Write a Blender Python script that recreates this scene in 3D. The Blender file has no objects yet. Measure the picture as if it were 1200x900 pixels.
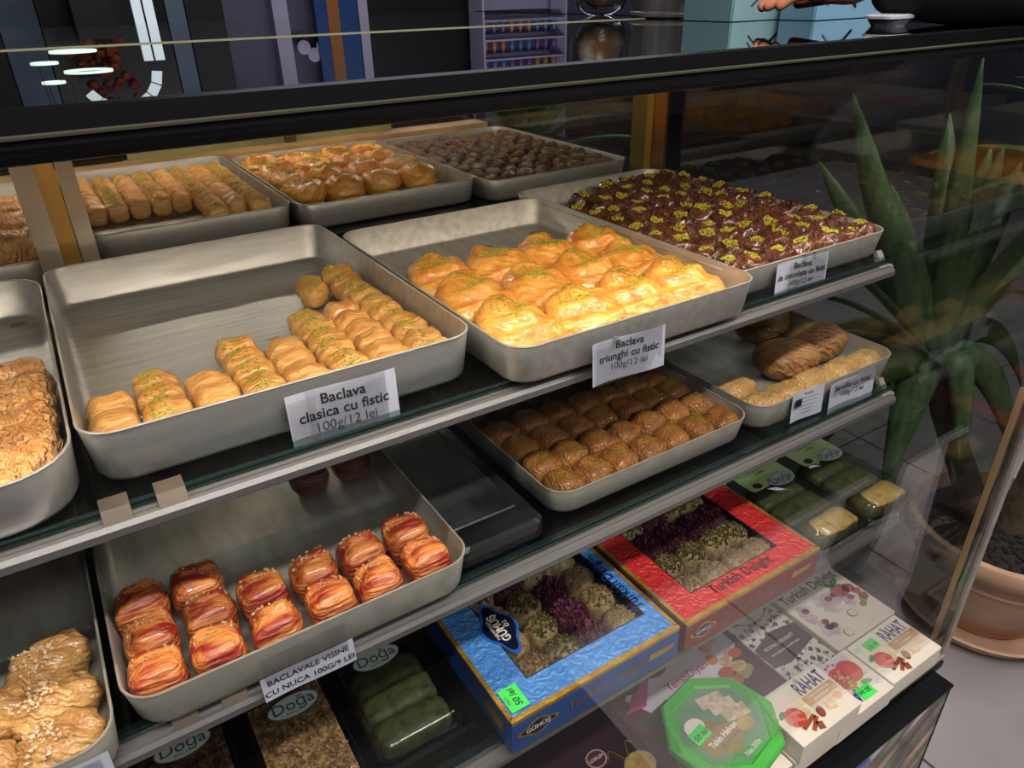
import bpy, bmesh, math, random
from mathutils import Vector, Matrix, Euler, noise
rnd = random.Random(11)
S = bpy.context.scene
COL = S.collection
CZ = 1.35                                   # lens height above the shop floor; z below is given relative to the lens

# ---------------------------------------------------------------- camera
cam = bpy.data.cameras.new('camera'); co = bpy.data.objects.new('camera', cam); COL.objects.link(co)
cam.sensor_width = 36.0; cam.lens = 855.2 / 1200 * 36; cam.clip_start = 0.01
YAW, PITCH, ROLL = .558897, .498879, .0210185
cy, sy, cp, sp = math.cos(YAW), math.sin(YAW), math.cos(PITCH), math.sin(PITCH)
fwd = Vector((sy*cp, cy*cp, -sp)); rgt = Vector((cy, -sy, 0)); dwn = fwd.cross(rgt)
r2 = math.cos(ROLL)*rgt + math.sin(ROLL)*dwn; d2 = -math.sin(ROLL)*rgt + math.cos(ROLL)*dwn
m3 = Matrix((r2, -d2, -fwd)).transposed()
co.matrix_world = Matrix.Translation((0, 0, CZ)) @ m3.to_4x4()
S.camera = co

# ---------------------------------------------------------------- world, lights, exposure
W = bpy.data.worlds.new('world'); S.world = W; W.use_nodes = True
W.node_tree.nodes['Background'].inputs[0].default_value = (.62, .62, .75, 1)
W.node_tree.nodes['Background'].inputs[1].default_value = .10
def area(name, loc, sx, sy_, power, col, rot=(0, 0, 0), spread=180):
    l = bpy.data.lights.new(name, 'AREA'); l.shape = 'RECTANGLE'; l.size = sx; l.size_y = sy_
    l.energy = power; l.color = col; l.spread = math.radians(spread)
    o = bpy.data.objects.new(name, l); COL.objects.link(o); o.location = (loc[0], loc[1], loc[2] + CZ); o.rotation_euler = rot
    return o
WARM = (1.0, .86, .66)
area('case_front_strip_light', (.15, .553, -.0868), 1.84, .014, 4.9, WARM, (math.radians(22), 0, 0))
area('case_middle_strip_light', (.15, 1.02, -.075), 1.84, .02, 15.0, WARM)
area('case_rear_strip_light', (.15, 1.66, -.075), 1.84, .02, 26.0, (1, .88, .70), (math.radians(-12), 0, 0))
area('ceiling_lamp_light', (.35, -.52, 1.60), 2.2, .14, 78, (1, .93, .86))
area('shop_front_fill_light', (.6, -1.75, 1.60), 3.6, .5, 46, (1, .94, .90))  # unseen fill added to brighten the lower trays through the front glass
area('hall_ceiling_light', (2.6, 3.9, 1.60), 3.4, .5, 52, (.88, .88, 1.0))
area('aisle_fill_light', (3.0, -.6, 1.60), .5, 1.6, 58, (1, .95, .92))  # unseen lamp added to lift the dark yucca leaves
S.view_settings.view_transform = 'Standard'; S.view_settings.look = 'None'
S.view_settings.gamma = 1; S.view_settings.use_curve_mapping = False
S.view_settings.exposure = 0.0
S.cycles.transparent_max_bounces = 32; S.cycles.max_bounces = 10; S.cycles.glossy_bounces = 6
S.cycles.sample_clamp_indirect = 4.0; S.cycles.caustics_reflective = False; S.cycles.caustics_refractive = False

# ---------------------------------------------------------------- materials
def lin(c):
    return tuple((v/255/12.92 if v/255 <= .04045 else ((v/255+.055)/1.055)**2.4) for v in c) + (1,)
class NB:
    def __init__(s, m): s.n = m.node_tree.nodes; s.l = m.node_tree.links
    def new(s, t, **kw):
        x = s.n.new(t)
        for k, v in kw.items():
            if isinstance(v, (int, float, tuple)) and k[0] == 'i' and k[1:].isdigit(): x.inputs[int(k[1:])].default_value = v
            elif k in x.inputs.keys(): x.inputs[k].default_value = v
            else: setattr(x, k, v)
        return x
    def link(s, a, b): s.l.new(a, b)
MATS = {}
def mat(name, col, rough=.5, metal=0., col2=None, nscale=30., nlo=.4, nhi=.65, bump=0., bscale=200., coat=0., emit=None, estr=0.,
        stretch=(1, 1, 1), per_object=0., rough2=None, spec=.5, bands=0., band_col=None, sss=0., ridge=None):
    """Principled with noise colour, noise relief; bands = baked sheet layers up the flanks"""
    m = bpy.data.materials.new(name); m.use_nodes = True; b = NB(m)
    p = b.n['Principled BSDF']
    p.inputs['Base Color'].default_value = lin(col); p.inputs['Roughness'].default_value = rough
    p.inputs['Metallic'].default_value = metal; p.inputs['Specular IOR Level'].default_value = spec
    p.inputs['Coat Weight'].default_value = coat; p.inputs['Coat Roughness'].default_value = .12 if rough > .05 else .004
    if sss: p.inputs['Subsurface Weight'].default_value = sss; p.inputs['Subsurface Radius'].default_value = (.01, .006, .003)
    tc = b.new('ShaderNodeTexCoord'); mp = b.new('ShaderNodeMapping'); mp.inputs['Scale'].default_value = stretch
    b.link(tc.outputs['Object'], mp.inputs['Vector'])
    vec = mp.outputs['Vector']
    if per_object:
        oi = b.new('ShaderNodeObjectInfo'); va = b.new('ShaderNodeVectorMath', operation='ADD')
        b.link(vec, va.inputs[0]); ml = b.new('ShaderNodeMath', operation='MULTIPLY', i1=7.3); b.link(oi.outputs['Random'], ml.inputs[0])
        b.link(ml.outputs[0], va.inputs[1]); vec = va.outputs[0]
    cur = None
    if col2:
        n = b.new('ShaderNodeTexNoise'); n.inputs['Scale'].default_value = nscale; n.inputs['Detail'].default_value = 5
        b.link(vec, n.inputs['Vector'])
        r = b.new('ShaderNodeValToRGB'); r.color_ramp.elements[0].position = nlo; r.color_ramp.elements[1].position = nhi
        r.color_ramp.elements[0].color = lin(col); r.color_ramp.elements[1].color = lin(col2)
        b.link(n.outputs['Fac'], r.inputs['Fac']); cur = r.outputs['Color']
        if rough2 is not None:
            rr = b.new('ShaderNodeMapRange', i1=nlo, i2=nhi, i3=rough, i4=rough2); b.link(n.outputs['Fac'], rr.inputs[0])
            b.link(rr.outputs[0], p.inputs['Roughness'])
    if bands:
        w = b.new('ShaderNodeTexWave', wave_type='BANDS', bands_direction='Z'); w.inputs['Scale'].default_value = bands
        w.inputs['Distortion'].default_value = 5; w.inputs['Detail'].default_value = 3; w.inputs['Detail Scale'].default_value = 3
        b.link(vec, w.inputs['Vector'])
        g = b.new('ShaderNodeNewGeometry'); sx = b.new('ShaderNodeSeparateXYZ'); b.link(g.outputs['Normal'], sx.inputs[0])
        mr = b.new('ShaderNodeMapRange', i1=.75, i2=.35, i3=0., i4=.75); b.link(sx.outputs['Z'], mr.inputs[0])
        mu = b.new('ShaderNodeMath', operation='MULTIPLY'); b.link(mr.outputs[0], mu.inputs[0]); b.link(w.outputs['Fac'], mu.inputs[1])
        mx = b.new('ShaderNodeMix', data_type='RGBA'); b.link(mu.outputs[0], mx.inputs[0])
        if cur is not None: b.link(cur, mx.inputs[6])
        else: mx.inputs[6].default_value = lin(col)
        mx.inputs[7].default_value = lin(band_col); cur = mx.outputs[2]
    if per_object:
        hs = b.new('ShaderNodeHueSaturation'); mr2 = b.new('ShaderNodeMapRange', i1=0., i2=1., i3=1-per_object, i4=1+per_object)
        b.link(oi.outputs['Random'], mr2.inputs[0]); b.link(mr2.outputs[0], hs.inputs['Value'])
        if cur is not None: b.link(cur, hs.inputs['Color'])
        else: hs.inputs['Color'].default_value = lin(col)
        cur = hs.outputs[0]
    if cur is not None: b.link(cur, p.inputs['Base Color'])
    if bump:
        n2 = b.new('ShaderNodeTexNoise'); n2.inputs['Scale'].default_value = bscale; n2.inputs['Detail'].default_value = 4
        b.link(vec, n2.inputs['Vector']); bp = b.new('ShaderNodeBump'); bp.inputs['Strength'].default_value = bump
        bp.inputs['Distance'].default_value = .002; b.link(n2.outputs['Fac'], bp.inputs['Height']); b.link(bp.outputs[0], p.inputs['Normal'])
        if ridge:                                              # thin folded sheets: distorted bands as relief
            w2 = b.new('ShaderNodeTexWave', wave_type='BANDS', bands_direction=ridge[2]); w2.inputs['Scale'].default_value = ridge[0]
            w2.inputs['Distortion'].default_value = ridge[3]; w2.inputs['Detail'].default_value = 3; w2.inputs['Detail Scale'].default_value = 1.5
            b.link(vec, w2.inputs['Vector']); b2 = b.new('ShaderNodeBump'); b2.inputs['Strength'].default_value = ridge[1]; b2.inputs['Distance'].default_value = .003
            b.link(w2.outputs['Fac'], b2.inputs['Height']); b.link(bp.outputs[0], b2.inputs['Normal']); b.link(b2.outputs[0], p.inputs['Normal'])
    if emit:
        p.inputs['Emission Color'].default_value = lin(emit); p.inputs['Emission Strength'].default_value = estr
    MATS[name] = m
    return m
def glass(name, tint=(1, 1, 1), rough=0., gain=1.):
    """a sheet of glass: transmits straight through, mirrors by Fresnel on both faces"""
    m = bpy.data.materials.new(name); m.use_nodes = True; b = NB(m); b.n.clear()
    out = b.new('ShaderNodeOutputMaterial'); t = b.new('ShaderNodeBsdfTransparent'); g = b.new('ShaderNodeBsdfGlossy')
    t.inputs[0].default_value = tint + (1,); g.inputs['Roughness'].default_value = rough
    ge = b.new('ShaderNodeNewGeometry'); mr = b.new('ShaderNodeMapRange', i1=0., i2=1., i3=1.5, i4=1/1.5); b.link(ge.outputs['Backfacing'], mr.inputs[0])
    f = b.new('ShaderNodeFresnel'); b.link(mr.outputs[0], f.inputs['IOR'])
    mu = b.new('ShaderNodeMath', operation='MULTIPLY', i1=gain); mu.use_clamp = True; b.link(f.outputs[0], mu.inputs[0])
    mx = b.new('ShaderNodeMixShader'); b.link(mu.outputs[0], mx.inputs[0]); b.link(t.outputs[0], mx.inputs[1]); b.link(g.outputs[0], mx.inputs[2])
    b.link(mx.outputs[0], out.inputs[0]); MATS[name] = m
    return m

ALU = mat('brushed aluminium', (206, 206, 206), .30, .80, (188, 187, 186), 22, .38, .64, .15, 700, rough2=.42, stretch=(.35, 5, 3))
ALU_OLD = mat('worn aluminium', (208, 206, 202), .36, .70, (188, 185, 178), 26, .38, .66, .2, 600, rough2=.48, stretch=(3, .5, 3))
ALU_LOW = mat('scratched aluminium', (196, 193, 184), .40, .52, (172, 168, 158), 18, .38, .66, .2, 600, rough2=.55, stretch=(2, .6, 2))
RAIL = mat('satin rail', (138, 136, 136), .36, .6)
CHROME = mat('chrome bar', (196, 184, 168), .22, .72)
BRASS = mat('brass panel', (190, 150, 84), .34, .8, (170, 130, 70), 8)
BLACK = mat('black frame', (7, 8, 11), .45, spec=.25)
BLACKG = mat('black counter glass', (7, 8, 11), .004, spec=.9, coat=1.0)
GREYTOP = mat('grey rear counter', (46, 46, 54), .03, spec=.7, coat=.6)
STEEL = mat('brushed steel', (178, 176, 182), .34, .6, (150, 146, 150), 5, stretch=(12, 12, .3))
BRKT = mat('brown steel bracket', (92, 80, 70), .5, .2, (76, 66, 58), 20)
TANLEDGE = mat('tan rear ledge', (196, 158, 112), .5, .2, (150, 118, 82), 7)
OLIVE = mat('olive frosted rear panel', (142, 140, 96), .3, 0, (110, 110, 74), 4)
GL = glass('case glass', (.97, .975, .97)); GLSIDE = glass('side glass', (.58, .61, .60), gain=2.2)
GLSHELF = glass('shelf glass', (.55, .63, .62)); FILM = glass('clear plastic', (.92, .93, .92), .06, 2.0)
GEDGE = mat('green glass edge', (12, 40, 36), .15, 0, spec=.7)
PAPER = mat('label paper', (205, 208, 226), .45, 0, (196, 198, 216), 20)
TAPE = glass('clear tape', (.96, .96, .96), .25, 1.6)
INK = mat('black ink', (22, 22, 26), .6); INKG = mat('grey ink', (84, 84, 92), .6); WHITE = mat('white print', (232, 228, 220), .55)
GOLD = mat('golden filo', (224, 166, 88), .28, 0, (188, 122, 50), 55, .36, .66, .9, 320, .5, per_object=.10, stretch=(.6, 2.4, 2.4), bands=120, band_col=(232, 190, 120), ridge=(30, .35, 'Y', 9))
TRI = mat('bright orange filo', (234, 170, 80), .24, 0, (204, 124, 46), 45, .36, .66, .9, 240, .45, per_object=.07, bands=90, band_col=(240, 190, 104), ridge=(28, .4, 'DIAGONAL', 7))
CHOC = mat('glossy chocolate', (122, 64, 38), .22, 0, (72, 34, 20), 70, .35, .65, 1., 300, .8, per_object=.15, ridge=(70, .8, 'X', 12))
CHOCR = mat('dark chocolate roll', (112, 64, 38), .34, 0, (64, 34, 22), 80, .35, .65, 1., 320, .3, per_object=.15, ridge=(70, .8, 'Y', 10))
BROWN = mat('brown filo pillow', (168, 108, 52), .36, 0, (128, 76, 34), 60, .36, .68, 1., 300, .3, per_object=.12, bands=170, band_col=(190, 138, 78), ridge=(60, .45, 'X', 12))
CHER = mat('cherry filo', (224, 140, 70), .28, 0, (158, 46, 30), 42, .44, .60, 1., 260, .6, per_object=.10, stretch=(.5, 1.6, 1.6), bands=60, band_col=(128, 34, 36), ridge=(34, .4, 'Z', 8))
PALE = mat('pale twisted filo', (206, 160, 100), .32, 0, (172, 120, 66), 40, .38, .68, .6, 220, .4, per_object=.08, ridge=(60, .45, 'DIAGONAL', 8))
LEFTP = mat('crumbly rolled filo', (226, 168, 102), .34, 0, (198, 128, 70), 60, .36, .66, 1., 300, .45, per_object=.10, bands=140, band_col=(226, 186, 140), ridge=(40, .9, 'X', 12))
SARA = mat('soft tan filo', (222, 178, 116), .36, 0, (200, 150, 88), 40, .36, .68, .9, 260, .35, per_object=.08, ridge=(60, .6, 'X', 8))
SARAB = mat('brown big filo parcel', (178, 130, 82), .45, 0, (150, 104, 60), 40, .36, .68, .6, 220, .1, per_object=.08, ridge=(40, .6, 'DIAGONAL', 7))
PIST = mat('ground pistachio', (176, 180, 58), .7, 0, (120, 134, 34), 300, .4, .6)
PISTY = mat('bright ground pistachio', (206, 196, 54), .7, 0, (164, 160, 40), 300, .4, .6)
WALN = mat('chopped walnut', (206, 174, 134), .6, 0, (170, 130, 90), 200, .4, .6)
WALNP = mat('pale walnut bits', (232, 206, 170), .6, 0, (206, 172, 130), 200, .4, .6)
CRUMB = mat('golden crumbs', (196, 146, 62), .6, 0, (160, 104, 40), 200)
SYRUP = mat('dried syrup stain', (150, 104, 52), .4, .2, (176, 140, 92), 60)
DARKP = mat('black plastic', (20, 22, 24), .22, 0, (34, 36, 38), 12, spec=.6)
TERRAD = mat('dark terracotta', (134, 96, 74), .75)
TERRA = mat('terracotta', (196, 160, 136), .7, 0, (176, 138, 112), 8, .35, .7, .2, 90)
SOIL = mat('dark potting soil', (34, 28, 24), .9, 0, (14, 12, 10), 90, bump=1., bscale=120)
LEAF = mat('yucca leaf', (134, 162, 116), .4, 0, (88, 122, 82), 6, .35, .7, stretch=(14, 14, .6))
LEAFE = mat('yellowed leaf', (112, 118, 62), .45, 0, (70, 92, 44), 6)
BARK = mat('yucca stem', (92, 82, 62), .85, 0, (60, 54, 42), 30, bump=1., bscale=60)
TILE = mat('grey floor tile', (150, 144, 146), .28, 0, (138, 133, 135), 5, .35, .7)
JOINT = mat('dark tile joint', (46, 46, 52), .8)
SKIN = mat('skin', (216, 140, 106), .5, sss=.1); SLEEVE = mat('black cloth', (10, 9, 10), .85, bump=.3, bscale=400)
CARD = mat('white carton', (226, 218, 206), .5, 0, (218, 208, 194), 12); CARDB = mat('kraft carton', (168, 140, 112), .7, 0, (150, 122, 96), 14)

# ---------------------------------------------------------------- helpers
def mesh_obj(name, bm, m, parent=None, loc=None, rot=None, smooth=False):
    me = bpy.data.meshes.new(name)
    if smooth:
        for f in bm.faces: f.smooth = True
        bm.normal_update()
        for e in bm.edges:
            if len(e.link_faces) == 2 and e.calc_face_angle(0) > .9: e.smooth = False
    bm.to_mesh(me); bm.free()
    for x in (m if isinstance(m, (list, tuple)) else [m]): me.materials.append(x)
    o = bpy.data.objects.new(name, me); COL.objects.link(o)
    if parent: o.parent = parent
    if loc: o.location = loc
    if rot: o.rotation_euler = rot
    return o
def inst(name, me, parent=None, loc=None, rot=None, scale=None):
    o = bpy.data.objects.new(name, me); COL.objects.link(o)
    if parent: o.parent = parent
    if loc: o.location = loc
    if rot: o.rotation_euler = rot
    if scale: o.scale = scale
    return o
def tag(o, label=None, cat=None, group=None, kind=None):
    if label: o['label'] = label
    if cat: o['category'] = cat
    if group: o['group'] = group
    if kind: o['kind'] = kind
    return o
def empty(name, loc, label, cat, group=None, rot=0):
    o = bpy.data.objects.new(name, None); COL.objects.link(o); o.location = (loc[0], loc[1], loc[2] + CZ); o.rotation_euler = (0, 0, rot)
    o.empty_display_size = .02
    return tag(o, label, cat, group)
def box(bm, x0, x1, y0, y1, z0, z1, bev=0.):
    r = bmesh.ops.create_cube(bm, size=1)
    for v in r['verts']:
        v.co = Vector((x0 + (v.co.x+.5)*(x1-x0), y0 + (v.co.y+.5)*(y1-y0), z0 + (v.co.z+.5)*(z1-z0)))
    if bev:
        es = list({e for v in r['verts'] for e in v.link_edges})
        bmesh.ops.bevel(bm, geom=es, offset=bev, segments=2, affect='EDGES')
    return bm
def boxbm(*a, bev=0.): return box(bmesh.new(), *a, bev=bev)
def prism(pts, h, z0=0.):
    bm = bmesh.new(); a = [bm.verts.new((x, y, z0)) for x, y in pts]; c = [bm.verts.new((x, y, z0+h)) for x, y in pts]; n = len(pts)
    bm.faces.new(a[::-1]); bm.faces.new(c)
    for i in range(n): bm.faces.new((a[i], a[(i+1) % n], c[(i+1) % n], c[i]))
    return bm
def flat(name, pts, z, m, parent):
    """flat print: a polygon lying on its thing"""
    bm = bmesh.new(); bm.faces.new([bm.verts.new((x, y, z)) for x, y in pts])
    bmesh.ops.triangulate(bm, faces=bm.faces[:])
    return mesh_obj(name, bm, m, parent)
def ell(cx, cy_, rx, ry, n=24, a0=0, rot=0):
    o = []
    for i in range(n):
        t = a0 + 2*math.pi*i/n; x, y = rx*math.cos(t), ry*math.sin(t)
        o.append((cx + x*math.cos(rot) - y*math.sin(rot), cy_ + x*math.sin(rot) + y*math.cos(rot)))
    return o
def rect(x0, x1, y0, y1): return [(x0, y0), (x1, y0), (x1, y1), (x0, y1)]
def rot_rect(cx, cy_, w, h, a):
    return [(cx + x*math.cos(a) - y*math.sin(a), cy_ + x*math.sin(a) + y*math.cos(a)) for x, y in ((-w/2, -h/2), (w/2, -h/2), (w/2, h/2), (-w/2, h/2))]
def rrect(x0, x1, y0, y1, r, n=5):
    o = []
    for cx, cy_, a in ((x1-r, y0+r, -90), (x1-r, y1-r, 0), (x0+r, y1-r, 90), (x0+r, y0+r, 180)):
        for i in range(n+1):
            t = math.radians(a + 90*i/n); o.append((cx + r*math.cos(t), cy_ + r*math.sin(t)))
    return o
def loft(loops, cap0=True, cap1=True):
    bm = bmesh.new(); L = [[bm.verts.new(p) for p in lp] for lp in loops]; n = len(loops[0])
    for a, c in zip(L, L[1:]):
        for i in range(n): bm.faces.new((a[i], a[(i+1) % n], c[(i+1) % n], c[i]))
    if cap0: bm.faces.new(L[0][::-1])
    if cap1: bm.faces.new(L[-1])
    return bm
def lathe(prof, n=48, cx=0, cy_=0):
    bm = loft([[(cx + r*math.cos(2*math.pi*i/n), cy_ + r*math.sin(2*math.pi*i/n), z) for i in range(n)] for r, z in prof])
    return bm
def tube(pts, r, n=8, taper=None):
    bm = bmesh.new(); rings = []
    for i, p in enumerate(pts):
        p = Vector(p); t = (Vector(pts[min(i+1, len(pts)-1)]) - Vector(pts[max(i-1, 0)])).normalized()
        a = t.orthogonal().normalized() if not rings else (prev_a - t*prev_a.dot(t)).normalized()
        prev_a = a; c = t.cross(a); rr = r if taper is None else r*taper[i]
        rings.append([bm.verts.new(p + rr*(a*math.cos(2*math.pi*k/n) + c*math.sin(2*math.pi*k/n))) for k in range(n)])
    for A, B in zip(rings, rings[1:]):
        for k in range(n): bm.faces.new((A[k], A[(k+1) % n], B[(k+1) % n], B[k]))
    bm.faces.new(rings[0][::-1]); bm.faces.new(rings[-1])
    return bm
def text(body, parent, loc, size, m, rot=(0, 0, 0), bold=0., sx=1., align='CENTER', shear=0., name='printed_text'):
    c = bpy.data.curves.new(name, 'FONT'); c.body = body; c.size = size; c.offset = bold; c.align_x = align; c.align_y = 'CENTER'
    c.shear = shear; c.fill_mode = 'FRONT'; c.resolution_u = 3; c.materials.append(m)
    t_ = bpy.data.objects.new(name, c); me = bpy.data.meshes.new_from_object(t_); me.name = name
    bpy.data.objects.remove(t_); bpy.data.curves.remove(c)
    o = bpy.data.objects.new(name, me); COL.objects.link(o); o.parent = parent; o.location = loc; o.rotation_euler = rot; o.scale = (sx, 1, 1)
    return o

# ---------------------------------------------------------------- setting: floor, walls, ceiling
def struct(name, bm, m, loc=None): return tag(mesh_obj(name, bm, m, None, loc), kind='structure')
F = CZ - 1.35
floor = struct('floor', boxbm(-4, 7.5, -3.5, 7, -.12, -.004), JOINT)
tb = prism(rrect(-.227, .227, -.227, .227, .004, 1), .012, -.012).to_mesh
tme = bpy.data.meshes.new('tile'); bmt = prism(rect(-.2275, .2275, -.2275, .2275), .010, -.010); bmesh.ops.bevel(bmt, geom=[e for e in bmt.edges if all(v.co.z > -.001 for v in e.verts)], offset=.0015, segments=1, affect='EDGES'); bmt.to_mesh(tme); bmt.free(); tme.materials.append(TILE)
for i in range(-2, 9):
    for j in range(-4, 7):
        x, y = 1.61 + .46*(i + .5), .665 + .46*(j + .5)
        if x < .9 and y < .3 and j < -1: continue
        inst('tile', tme, floor, (x, y, rnd.uniform(-.0006, .0006)))
LILAC = mat('lilac grey wall', (104, 100, 122), .6, 0, (92, 88, 110), 2); DKW = mat('dark wall panel', (22, 21, 28), .5); BLG = mat('blue grey wall panel', (112, 132, 152), .5, 0, (98, 116, 138), 2)
WHW = mat('pale lilac wall strip', (196, 190, 214), .5)
wb = struct('wall_back', boxbm(-4, 7.5, 6.6, 6.75, 0, 3.0), LILAC)
struct('wall_left', boxbm(-4.15, -4, -3.5, 6.75, 0, 3.0), LILAC)
struct('wall_right', boxbm(7.5, 7.65, -3.5, 6.75, 0, 3.0), LILAC)
struct('wall_front', boxbm(-4.15, 7.65, -3.65, -3.5, 0, 3.0), DKW)
struct('ceiling', boxbm(-4.15, 7.65, -3.65, 6.75, 3.0, 3.1), mat('dark ceiling', (70, 70, 78), .8))
for nm, x0, x1, m in (('dark_panel', -.6, .02, DKW), ('blue_panel', .03, .27, BLG), ('recess_panel', .28, 1.1, mat('near black recess', (12, 12, 20), .3)), ('blue_panel', 1.11, 1.24, BLG),
                      ('dark_panel', 1.25, 1.52, mat('black panel', (10, 11, 10), .5)), ('white_strip', 1.90, 2.02, WHW), ('dark_panel', 2.62, 3.72, mat('black column cladding', (8, 8, 9), .5)), ('pale_panel', 3.72, 4.7, mat('pale shop panel', (168, 164, 190), .5))):
    mesh_obj(nm, boxbm(x0, x1, 6.50, 6.6, 0, 2.6), m, wb)

# ---------------------------------------------------------------- the display case
XE, YF, YB, XL = 1.07, .352, 1.86, -.95
TOP = -.0545
case = empty('display_case', (0, 0, -1.35), 'long glass fronted pastry display case with black top frame and printed base', 'display case')
def cpart(name, bm, m, smooth=False):                         # parts are modelled in lens-relative z
    return mesh_obj(name, bm, m, case, (0, 0, 1.35), smooth=smooth)
# countertop
cpart('counter_glass', boxbm(XL, XE, .505, 1.09, TOP-.008, TOP), BLACKG)
cpart('counter_wing', boxbm(XE, 1.27, .72, YB, TOP-.012, TOP), BLACKG)
cpart('rear_counter', boxbm(XL, XE, 1.096, YB, TOP-.012, TOP-.001), GREYTOP)
cpart('counter_seam', boxbm(XL, XE, 1.09, 1.096, TOP-.008, TOP+.0012), mat('pale seam', (150, 150, 120), .3))
cpart('counter_lining', boxbm(XL, XE, .56, YB, TOP-.022, TOP-.0125), mat('dark lining', (30, 28, 26), .5))
# top frame along the front edge
prof = [(.497, TOP), (.503, TOP+.001), (.530, TOP-.001), (.530, -.070), (.538, -.073), (.538, -.080), (.515, -.086), (.500, -.083), (.496, -.074)]
def extr_x(prof, x0, x1):
    bm = bmesh.new(); a = [bm.verts.new((x0, y, z)) for y, z in prof]; c = [bm.verts.new((x1, y, z)) for y, z in prof]; n = len(prof)
    bm.faces.new(a); bm.faces.new(c[::-1])
    for i in range(n): bm.faces.new((a[i], c[i], c[(i+1) % n], a[(i+1) % n]))
    bmesh.ops.recalc_face_normals(bm, faces=bm.faces[:])
    return bm
cpart('top_frame', extr_x(prof, XL, XE+.006), BLACK)
cpart('top_frame_lip', extr_x([(.4958, -.0665), (.4942, -.0675), (.4942, -.0690), (.4962, -.0695)], XL, XE), mat('dull lip', (62, 60, 44), .5, .2))
cpart('light_tube', tube([(XL+.05, .545, -.0825), (XE-.05, .545, -.0825)], .003, 8), mat('lamp strip', (255, 230, 190), .4, emit=(255, 214, 150), estr=3.))
# curved front glass, side glass
GP = [(.352, -1.02), (.352, -.505), (.3526, -.495), (.355, -.485), (.497, -.078)]
GP2 = [(y+.006, z) for y, z in GP]
cpart('front_glass', extr_x(GP + GP2[::-1], XL, XE-.007), GL)
sg = [(y, z) for y, z in GP] + [(YB, -.078), (YB, -1.02)]
cpart('side_glass', extr_x(sg, XE-.006, XE), GLSIDE)
ALT = mat('edge trim', (186, 178, 168), .42, .45, (166, 158, 148), 30)
tp = [(y-.004, z) for y, z in GP[:-1]]; tp2 = [(y+.010, z) for y, z in GP[:-1]]
cpart('corner_trim', extr_x(tp + tp2[::-1], XE-.001, XE+.014), ALT)
cpart('corner_inner_strip', boxbm(XE-.0085, XE-.0065, .362, .371, -1.010, -.50), mat('tan painted reflection', (206, 170, 128), .3, .25))  # tan colour stands in for the lit cartons mirrored in this strip
cpart('bottom_trim', boxbm(XL, XE+.008, .346, .362, -1.030, -1.012, bev=.002), ALT)
cpart('bottom_groove', boxbm(XL, XE, .343, .346, -1.036, -1.022), BLACK)
cpart('side_bottom_trim', boxbm(XE-.008, XE+.008, .362, YB, -1.033, -1.012), ALT)
# deck, base
cpart('deck', boxbm(XL, XE-.008, .362, YB, -1.02, -.9906), mat('brown deck board', (122, 100, 82), .5, 0, (100, 80, 64), 9))
cpart('base_ledge', boxbm(XL, 1.046, .309, .60, -1.037, -1.030, bev=.001), BLACK)
cpart('base_body', boxbm(XL, 1.040, .335, YB, -1.35, -1.037), mat('dark base body', (28, 27, 30), .5))
PRN = bpy.data.materials.new('printed base panel'); PRN.use_nodes = True; b = NB(PRN); p = b.n['Principled BSDF']
tc = b.new('ShaderNodeTexCoord'); mp = b.new('ShaderNodeMapping', vector_type='TEXTURE'); mp.inputs['Rotation'].default_value = (0, math.radians(-36), 0); mp.inputs['Scale'].default_value = (.085, 1, .026)
b.link(tc.outputs['Object'], mp.inputs[0]); v = b.new('ShaderNodeTexVoronoi', feature='F1', voronoi_dimensions='3D'); v.inputs['Scale'].default_value = 1.; b.link(mp.outputs[0], v.inputs['Vector'])
sp_ = b.new('ShaderNodeSeparateColor'); b.link(v.outputs['Color'], sp_.inputs[0])
r = b.new('ShaderNodeValToRGB'); r.color_ramp.interpolation = 'CONSTANT'; e = r.color_ramp.elements; e[0].position = 0; e[0].color = lin((150, 118, 92)); e[1].position = .82; e[1].color = lin((206, 204, 214))
for ps, c in ((.25, (124, 152, 96)), (.45, (196, 168, 146)), (.65, (120, 98, 82))):
    q = e.new(ps); q.color = lin(c)
b.link(sp_.outputs[0], r.inputs[0]); r2_ = b.new('ShaderNodeValToRGB'); r2_.color_ramp.elements[0].position = .25; r2_.color_ramp.elements[0].color = (1, 1, 1, 1); r2_.color_ramp.elements[1].position = .75; r2_.color_ramp.elements[1].color = lin((110, 104, 96))
b.link(v.outputs['Distance'], r2_.inputs[0]); mx = b.new('ShaderNodeMix', data_type='RGBA', blend_type='MULTIPLY'); mx.inputs[0].default_value = 1; b.link(r.outputs[0], mx.inputs[6]); b.link(r2_.outputs[0], mx.inputs[7])
b.link(mx.outputs[2], p.inputs['Base Color']); p.inputs['Roughness'].default_value = .25
cpart('printed_panel', boxbm(XL, 1.042, .312, .335, -1.34, -1.042), PRN)
cpart('panel_edge_glint', boxbm(XL, .83, .3105, .3125, -1.060, -1.054), mat('blue painted glint', (60, 90, 170), .1))  # blue colour stands in for a glossy reflection along the printed panel
cpart('panel_side_trim', boxbm(1.042, 1.0445, .311, .337, -1.345, -1.037), BLACK)
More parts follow.
